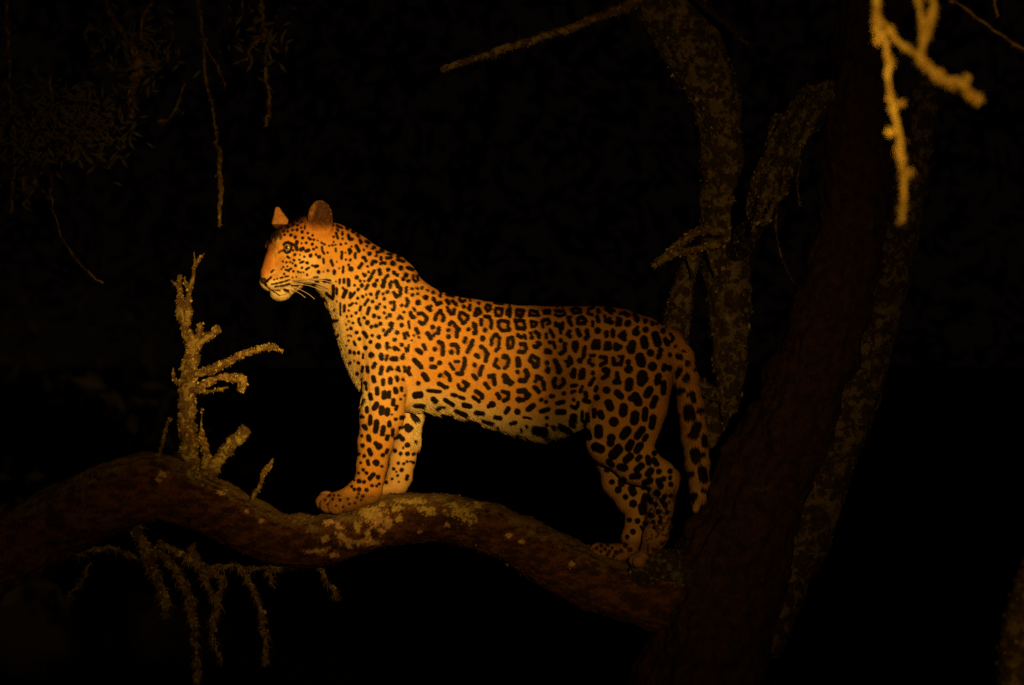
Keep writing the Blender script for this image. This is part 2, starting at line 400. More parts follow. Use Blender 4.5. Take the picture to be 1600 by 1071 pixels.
# upright dead snag on the limb
BT = BARK_TWIG
def tw(name, pts, seed, fl, fs=(1.2, 3.6), **kw):
    fs = (fs[0] * .75, fs[1] * .8); d = dict(fz=(1.5, 6), fzn=1.4, step=1.6, sides=20, amp=.6, lump=9, fine=1.4, wig=1.8); fl = int(fl * .85); d.update(kw)
    return branch(name, pts, tree, BT, seed, fl, fs, PAL_Y, tree_bag, **d)
tw("snag", [(303, 765, -22, 18.00), (300, 735, -24, 14.40), (296, 700, -24, 12.96), (293, 660, -22, 12.96), (292, 620, -20, 12.96), (296, 580, -18, 11.52), (300, 545, -16, 10.08), (294, 520, -16, 7.20), (284, 500, -16, 5.76), (281, 470, -16, 4.68), (279, 452, -16, 2.88), (268, 438, -16, 1.44)], 11, 1500, (1.6, 5.5), sides=36)
tw("twig", [(290, 512, -16, 5.76), (294, 480, -17, 5.04), (296, 455, -18, 3.60), (300, 432, -18, 2.88), (308, 412, -18, 1.87), (320, 396, -18, 0.86)], 12, 320)
tw("twig", [(296, 455, -18, 2.16), (290, 440, -18, 1.87), (289, 432, -18, 1.08)], 121, 60)
tw("twig", [(301, 425, -18, 1.15), (304, 405, -18, 0.86), (303, 394, -18, 0.58)], 13, 30)
tw("knob", [(283, 463, -18, 2.16), (280, 440, -18, 2.88), (280, 430, -18, 3.24)], 14, 90)
tw("twig", [(300, 548, -18, 6.48), (315, 535, -22, 5.76), (330, 522, -26, 5.76), (341, 513, -28, 5.04)], 15, 260, (1.5, 4))
tw("twig", [(306, 535, -18, 4.32), (311, 518, -20, 4.32), (312, 507, -22, 2.88)], 16, 180, (1.5, 4.5))
tw("branch", [(298, 588, -18, 6.48), (325, 580, -26, 5.76), (352, 568, -34, 5.40), (378, 555, -40, 5.04), (404, 546, -44, 4.32), (425, 542, -48, 4.32), (441, 548, -50, 1.80)], 17, 620, (1.4, 4))
tw("branch", [(304, 610, -20, 5.76), (325, 598, -26, 5.04), (345, 590, -30, 4.32), (362, 592, -34, 5.76), (378, 594, -36, 6.48), (377, 612, -36, 2.88)], 18, 640, (1.6, 5.5))
tw("twig", [(312, 612, -22, 2.16), (335, 610, -26, 2.16), (356, 605, -30, 2.16)], 19, 60)
tw("stub", [(326, 748, -26, 8.10), (340, 722, -30, 8.55), (357, 700, -34, 9.45), (386, 669, -40, 10.35)], 20, 240, (1.2, 3), fine=1.4, stub=True, wig=.5)
tw("twig", [(318, 742, -34, 7.20), (322, 715, -36, 5.76), (318, 690, -36, 4.32), (314, 668, -36, 1.44), (316, 640, -36, 0.72)], 21, 420, (1.8, 5))
tw("twig", [(386, 800, -20, 4.32), (395, 778, -26, 3.96), (408, 755, -28, 3.96), (412, 742, -30, 3.60), (427, 717, -32, 1.58)], 22, 330, (1.5, 4.5))
tw("twig", [(246, 722, -20, 2.88), (252, 700, -22, 2.88), (262, 660, -22, 1.80), (268, 655, -22, 0.72)], 23, 110)
tw("twig", [(280, 600, -20, 2.88), (272, 590, -20, 2.16), (272, 575, -20, 1.44)], 24, 80)
# tangle of dead lichen-hung branches below the limb
def lo(name, pts, seed, fl, fs=(1.4, 4.2), **kw):
    pts = [(u, v, d_, r * .62) for (u, v, d_, r) in pts]
    d = dict(step=2, sides=16, amp=.5, lump=8, fine=1.3, wig=4, fz=(3, 17), droop=.7, fzn=1.8); d.update(kw)
    return branch(name, pts, tree, BARK_TWIG, seed, int(fl * 1.2), (fs[0] * .8, fs[1]), PAL_Y, tree_bag, **d)
lo("dead_branch", [(185, 790, 20, 12), (208, 815, 8, 12), (222, 850, 2, 12), (240, 885, 0, 11), (252, 925, 0, 9), (262, 965, 0, 6)], 31, 520, (1.8, 5.5))
lo("dead_branch", [(225, 855, 5, 8), (262, 875, 8, 9), (285, 905, 10, 9), (300, 950, 10, 8), (306, 1010, 10, 7), (312, 1071, 10, 5), (316, 1130, 10, 3)], 32, 600, (1.8, 5.2))
lo("dead_branch", [(245, 845, 8, 6), (290, 870, 12, 8), (325, 892, 14, 9), (350, 905, 14, 7), (340, 940, 14, 6), (332, 985, 14, 5), (345, 1040, 14, 4)], 33, 520, (1.6, 5))
lo("dead_branch", [(325, 888, 12, 5), (365, 884, 12, 5), (400, 888, 12, 4), (440, 884, 10, 4), (480, 876, 8, 3)], 34, 220)
lo("dead_branch", [(378, 888, 12, 5), (392, 915, 12, 6), (405, 950, 12, 6), (413, 985, 12, 5), (414, 1040, 12, 3)], 35, 320, (1.6, 4.6))
lo("dead_branch", [(300, 850, 18, 5), (312, 880, 18, 6), (322, 915, 16, 6), (345, 950, 16, 4)], 36, 200)
lo("twig", [(475, 874, 14, 3), (500, 890, 16, 4), (515, 912, 18, 4), (530, 940, 18, 2)], 37, 120)
lo("twig", [(120, 870, 30, 3), (150, 855, 28, 4), (185, 860, 24, 4), (215, 875, 20, 3)], 38, 120)
lo("twig", [(415, 890, 12, 2), (425, 905, 12, 3), (432, 920, 12, 1.5)], 39, 50)
lo("twig", [(140, 880, 40, 2), (128, 905, 40, 3), (108, 935, 40, 2)], 40, 60)
branch("knot", [(1000, 905, -12, 24), (1022, 886, -26, 25), (1048, 884, -24, 24), (1080, 905, -10, 28)], tree, BARK_DIM, 45, 500, (1.4, 4), PAL_G, tree_bag, step=2, sides=50, amp=.3, lump=13, fine=2)
# crusty lichen patches where the light falls on the limb
def limb_patch(u, v, ru, rv, n, pal, size, seed):
    r_ = np.random.default_rng(seed)
    q = smooth_path(limb_pts, 4)
    n = n // 3; a = r_.normal(size=(n, 2)) * .42
    a = a[(a ** 2).sum(1) < 1.1]
    pu = u + a[:, 0] * ru; pv = v + a[:, 1] * rv
    i = np.abs(q[:, 0][None] - pu[:, None]).argmin(1)
    dv = np.clip((pv - q[i, 1]) / q[i, 3], -1.05, .98)
    dd = -np.sqrt(np.clip(1 - dv ** 2, 0, 1))
    Nn = np.stack([0 * dv, dv, dd], -1)
    P = np.stack([pu, q[i, 1] + dv * q[i, 3] * .99, q[i, 2] + dd * q[i, 3] * .99], -1)
    sz = size * (.3 + .8 * r_.random(len(P)) ** 2)
    tree_bag.append(flakes(P, Nn, sz, pick_at(P, pal, r_, seed), seed, lift=.05))
for k, (u, v, ru, rv, n_, pal, sz) in enumerate([
    (588, 806, 22, 17, 260, PAL_P, 2.4), (575, 800, 20, 8, 120, PAL_Y, 2.4), (604, 815, 10, 9, 90, PAL_P, 2.4), (720, 798, 26, 12, 150, PAL_Y, 2.6), (728, 808, 18, 14, 140, PAL_Y, 2.8),
    (672, 800, 12, 9, 60, PAL_Y, 2.2), (533, 836, 10, 13, 70, PAL_P, 2.2), (513, 817, 9, 6, 50, PAL_P, 2.2), (506, 842, 8, 7, 40, PAL_P, 2), (624, 812, 7, 8, 40, PAL_Y, 2.2),
    (490, 828, 14, 9, 50, PAL_G, 2.2), (700, 786, 30, 6, 90, PAL_G, 2.4), (640, 782, 30, 8, 120, PAL_Y, 2.2), (570, 845, 24, 8, 90, PAL_P, 2), (500, 862, 26, 7, 70, PAL_P, 2), (700, 820, 5, 5, 16, PAL_P, 2), (655, 828, 4, 4, 12, PAL_P, 1.8),
    (795, 838, 6, 4, 14, PAL_P, 1.8), (815, 847, 4, 3, 10, PAL_P, 1.8), (893, 882, 4, 4, 14, PAL_P, 2.4), (255, 742, 10, 6, 50, PAL_P, 2.6), (620, 845, 30, 6, 60, PAL_Y, 1.8),
    (840, 828, 50, 10, 160, PAL_G, 2.2), (365, 770, 30, 8, 120, PAL_Y, 2.4), (300, 745, 40, 10, 160, PAL_G, 2.4), (150, 735, 60, 10, 140, PAL_G, 2.4), (770, 790, 40, 7, 110, PAL_Y, 2.2), (545, 800, 30, 6, 60, PAL_G, 2), (660, 775, 60, 5, 120, PAL_G, 2.2),
    (990, 850, 30, 14, 220, PAL_G, 2.8), (1010, 880, 40, 14, 200, PAL_G, 2.6), (940, 850, 30, 8, 70, PAL_G, 2.4)]):
    limb_patch(u, v, ru, rv, n_, pal, sz, 300 + k)
bag_obj("lichen", tree_bag, tree)

# ================================================================== grey lichen-covered tree behind
gt = empty("grey_tree", W3(1045, 2020, 420), "grey lichen-crusted broken tree standing behind the leopard's tail", "tree")
gbag = []
D2 = 330
branch("trunk", [(985, -260, D2, 66), (1012, -120, D2, 62), (1045, 0, D2, 56), (1085, 80, D2, 48), (1118, 160, D2, 38), (1128, 240, D2, 33), (1130, 320, D2, 36), (1132, 390, D2, 38), (1138, 460, D2, 34), (1141, 530, D2, 29), (1141, 590, D2, 23), (1138, 640, D2, 12), (1134, 672, D2, 3)], gt, BARK_GREY, 51, 2600, (1.8, 5.5), PAL_G, gbag, step=3, sides=90, amp=.14, lump=30, fine=2.4, ridge=.10)
branch("stub", [(1088, 395, D2 - 10, 12), (1074, 425, D2 - 10, 13), (1064, 470, D2 - 10, 19), (1056, 510, D2 - 10, 20), (1066, 560, D2, 14), (1090, 600, D2, 10), (1120, 620, D2, 10)], gt, BARK_GREY, 52, 700, (1.6, 5), PAL_G, gbag, step=2.5, sides=40, amp=.2, lump=16, fine=2)
branch("twig", [(1150, 372, 270, 8), (1120, 362, 250, 7), (1092, 362, 235, 6), (1066, 378, 225, 6), (1046, 398, 218, 7), (1022, 416, 210, 5)], gt, BARK_TWIG, 53, 420, (1.5, 4.5), PAL_Y, gbag, step=2, sides=16, amp=.3, lump=8, wig=2)
branch("twig", [(1140, 372, 262, 6), (1115, 382, 250, 6), (1090, 388, 240, 5), (1062, 396, 230, 4), (1045, 402, 222, 3)], gt, BARK_TWIG, 54, 260, (1.4, 4), PAL_Y, gbag, step=2, sides=14, amp=.3, lump=8, wig=2)
branch("twig", [(1105, 388, 250, 3), (1112, 410, 248, 2.5), (1120, 430, 246, 2)], gt, BARK_TWIG, 55, 50, (1, 2.6), PAL_Y, gbag, step=2, sides=10, wig=2)
branch("twig", [(1076, 400, 240, 2), (1082, 418, 240, 1.6), (1086, 432, 240, 1)], gt, BARK_TWIG, 56, 30, (1, 2.4), PAL_Y, gbag, step=2, sides=10, wig=2)
branch("branch", [(690, 108, 200, 5), (740, 92, 200, 5), (800, 72, 200, 6), (860, 54, 205, 6), (920, 34, 210, 7), (990, 4, 220, 9), (1040, -30, 240, 14)], gt, BARK_TWIG, 57, 300, (1.2, 3), PAL_G, gbag, fz=(2, 11), fzn=2, step=2.5, sides=18, amp=.3, lump=10, wig=3)
branch("branch", [(1060, -40, 230, 7), (1085, -5, 220, 5.5), (1110, 18, 210, 5), (1140, 42, 200, 5), (1168, 70, 190, 2.5)], gt, BARK_DIM, 58, 80, (1.2, 3), PAL_G, gbag, step=2.5, sides=16, amp=.3, lump=10, wig=2)
# its foot runs down out of the light to the ground
branch("trunk_base", [(1120, 615, D2 + 60, 34), (1080, 800, D2 + 60, 60), (1050, 1200, D2 + 60, 80), (1040, 2030, D2 + 60, 110)], gt, BARK_GREY, 59, 0, step=6, sides=50, amp=.12, lump=40, fine=2)
bag_obj("lichen", gbag, gt)

# ================================================================== near branches, out of focus
DF = -2680
def near(name, pts, seed, fl, par, bag, fs=(1.2, 3.6)):
    pts = [(u, v, d, r * (.58 if v > 60 else .5)) for (u, v, d, r) in pts]
    return branch(name, pts, par, GOLD, seed, fl // 2, (.8, 2.6), PAL_GOLD, bag, fz=(2, 7), fzn=1.6, step=2.0, sides=22, amp=.5, lump=8, fine=1.2, wig=3)
nb = empty("near_branch", W3(*at_depth(1372, -60, DF)[:2], DF), "bright blurred forked branch hanging straight down at upper right, closest to camera", "branch")
bag = []
near("twig", [(1340, -190, DF, 12), (1352, -110, DF, 11), (1366, -30, DF, 10), (1371, 10, DF, 9), (1376, 50, DF, 8), (1386, 95, DF, 9), (1390, 130, DF, 7), (1400, 180, DF, 7), (1408, 230, DF, 8), (1411, 280, DF, 7), (1408, 342, DF, 7.5)], 61, 900, nb, bag)
near("twig", [(1374, 30, DF, 7), (1394, 55, DF, 7), (1420, 78, DF, 9), (1448, 100, DF, 10), (1475, 122, DF, 11), (1502, 135, DF, 11), (1530, 158, DF, 9)], 62, 900, nb, bag, (2.5, 6))
near("twig", [(1470, -120, DF, 9), (1458, -40, DF, 8), (1456, 10, DF, 8), (1450, 50, DF, 9), (1438, 85, DF, 8)], 63, 500, nb, bag)
near("twig", [(1432, -20, DF, 5), (1438, 20, DF, 5), (1440, 55, DF, 6), (1440, 80, DF, 6)], 64, 260, nb, bag)
for k, (u, v, r) in enumerate([(1410, 160, 7), (1394, 208, 6), (1424, 270, 6), (1372, 60, 5), (1470, 110, 8), (1512, 125, 7)]):
    near("knob", [(u - 6, v + 2, DF, r * .8), (u, v, DF, r), (u + 3, v - 1, DF, r * .7)], 65 + k, 60, nb, bag)
bag_obj("lichen", bag, nb)
nb2 = empty("near_branch", W3(*at_depth(1480, -40, -1200)[:2], -1200), "thin dim blurred branch slanting across the top right corner", "branch")
bag = []
near("twig", [(1440, -60, -1200, 4), (1490, 0, -1200, 4), (1520, 24, -1200, 4.5), (1550, 44, -1200, 5), (1600, 80, -1200, 4), (1680, 130, -1200, 4)], 72, 260, nb2, bag, (1.2, 3))
near("twig", [(1545, -30, -1200, 3), (1552, 0, -1200, 3), (1560, 26, -1200, 2)], 73, 60, nb2, bag, (1.2, 3))
bag_obj("lichen", bag, nb2)
nt_ = empty("mossy_trunk", W3(*at_depth(1640, 1500, -1500)[:2], -1500), "blurred mossy stem edge cut off by the lower right corner", "tree")
bag = []
branch("stem", [(1640, 830, -1500, 20), (1625, 900, -1500, 34), (1612, 980, -1500, 44), (1606, 1071, -1500, 48), (1600, 1300, -1500, 52), (1600, 1600, -1500, 56)], nt_, BARK_TWIG, 74, 900, (2, 5), PAL_Y, bag, step=3, sides=50, amp=.15, lump=24, fine=1.8)
bag_obj("lichen", bag, nt_)

# ================================================================== dim hanging twigs of the trees behind, upper left
def hang(label, specs, seed, leaf=None, anchor=None):
    u0, v0, d0, _ = specs[0][1][0]
    e = empty("hanging_branch", W3(*at_depth(u0, v0, d0)[:2], d0), label, "branch")
    bg_ = []
    for k, (fl, pts) in enumerate(specs):
        branch("twig", [(u, v, d, r * .7) for (u, v, d, r) in pts], e, BARK_TWIG, seed + k, fl // 2, (1., 3.), PAL_Y, bg_, fz=(3, 14), droop=.7, fzn=2.2, step=2.2, sides=12, amp=.4, lump=9, fine=1, wig=4)
    if leaf:
        V, F = [], []; r_ = random.Random(seed)
        for (u, v, ru, rv, n_, d) in leaf:
            for i in range(int(n_ * .6)):
                uu = u + r_.gauss(0, .5) * ru; vv = v + r_.gauss(0, .5) * rv; dd = d + r_.gauss(0, 60)
                a = r_.uniform(0, 6.28); L = r_.uniform(11, 26); wd = L * .13
                ca, sa = math.cos(a), math.sin(a); tz = r_.uniform(-.6, .6)
                X, Y, D, _ = at_depth(uu, vv, dd); b0 = len(V)
                V += [(X, Y, D), (X + ca * L * .5 - sa * wd, Y + sa * L * .5 + ca * wd, D + tz * L * .5), (X + ca * L, Y + sa * L, D + tz * L), (X + ca * L * .5 + sa * wd, Y + sa * L * .5 - ca * wd, D + tz * L * .5 + 2)]
                F += [(b0, b0 + 1, b0 + 2, b0 + 3)]
        mesh_obj("foliage", world_pts(V), np.array(F), LEAF, e, smooth=False, kind="stuff")
    if bg_: bag_obj("lichen", bg_, e)
    return e
hang("long thin beaded twig dangling above and left of the leopard's face", [(200, [(300, -40, 870, 4), (318, 60, 870, 3.5), (322, 125, 870, 3), (333, 175, 870, 3.5), (339, 220, 870, 4), (344, 270, 870, 6), (345, 310, 870, 5), (342, 352, 870, 2)]), (60, [(318, 60, 870, 2), (334, 95, 870, 2), (352, 132, 870, 1.5)])], 81)
hang("mossy forked branch ending in a clump, top left", [(420, [(150, -40, 950, 6), (172, 20, 950, 6), (198, 60, 950, 8), (215, 90, 950, 12), (212, 120, 950, 13), (204, 150, 950, 7), (205, 185, 950, 4)]), (200, [(215, 85, 950, 8), (235, 95, 950, 9), (243, 110, 950, 8)]), (80, [(220, 60, 950, 3), (222, 30, 950, 3), (240, 0, 950, 2)]), (60, [(290, 130, 970, 2), (275, 165, 970, 3), (262, 188, 970, 4), (245, 190, 970, 2)])], 84, [(210, 85, 60, 60, 300, 970)])
hang("faint thin twig curving down beside the left edge of the dark", [(60, [(70, 180, 910, 2.5), (78, 250, 910, 2), (82, 320, 910, 2), (95, 365, 910, 2), (118, 405, 910, 3), (140, 428, 910, 2.5), (162, 442, 910, 1.5)])], 88)
hang("dim leafy spray hanging at the left edge", [(160, [(10, -40, 1150, 4), (14, 100, 1150, 4), (20, 200, 1150, 5), (22, 260, 1150, 4), (18, 330, 1150, 3)]), (120, [(78, 120, 1150, 4), (82, 190, 1150, 5), (86, 250, 1150, 4)]), (60, [(66, 270, 1150, 3), (48, 295, 1150, 4), (38, 322, 1150, 3)])], 90, [(85, 190, 110, 60, 870, 700), (150, 220, 60, 40, 240, 700), (30, 260, 50, 60, 120, 1150)])
hang("short knobbly twig dangling under the top edge, left of centre", [(160, [(400, -40, 970, 4), (412, 30, 970, 5), (414, 75, 970, 4), (416, 120, 970, 4), (420, 165, 970, 5), (416, 196, 970, 4)]), (60, [(412, 50, 970, 3), (392, 80, 970, 4), (384, 96, 970, 2)])], 94, [(405, 60, 50, 50, 120, 990)])

# ================================================================== dark thicket far behind the tree
r_ = np.random.default_rng(77)
n = 26000
yy = r_.uniform(20, 30, n); xx = r_.uniform(-14, 14, n); zt = 6.2 + 3 * fbm(np.stack([xx * .5, yy * .5, 0 * xx], -1), 71, 3); zz = r_.random(n) ** .8 * zt * 1.25
cl = fbm(np.stack([xx * 1.2, yy * 1.2, zz * 1.2], -1), 72, 3)
k_ = cl > -.25; xx, yy, zz = xx[k_], yy[k_], zz[k_]; n = len(xx)
a_ = r_.normal(size=(n, 3)); a_ /= np.linalg.norm(a_, axis=1)[:, None]; b_ = np.cross(a_, r_.normal(size=(n, 3))); b_ /= np.linalg.norm(b_, axis=1)[:, None]
L_ = r_.uniform(.08, .2, n)[:, None]; C_ = np.stack([xx, yy, zz], -1)
V = np.stack([C_ - a_ * L_, C_ + b_ * L_ * .3, C_ + a_ * L_, C_ - b_ * L_ * .3 + np.cross(a_, b_) * L_ * .2], 1).reshape(-1, 3)
th_ = mesh_obj("thicket", V, np.arange(n * 4).reshape(n, 4), FARLEAF, None, smooth=False, kind="stuff")
th_["label"] = "black barely visible thicket of leaves far behind the leopard"; th_["category"] = "bushes"
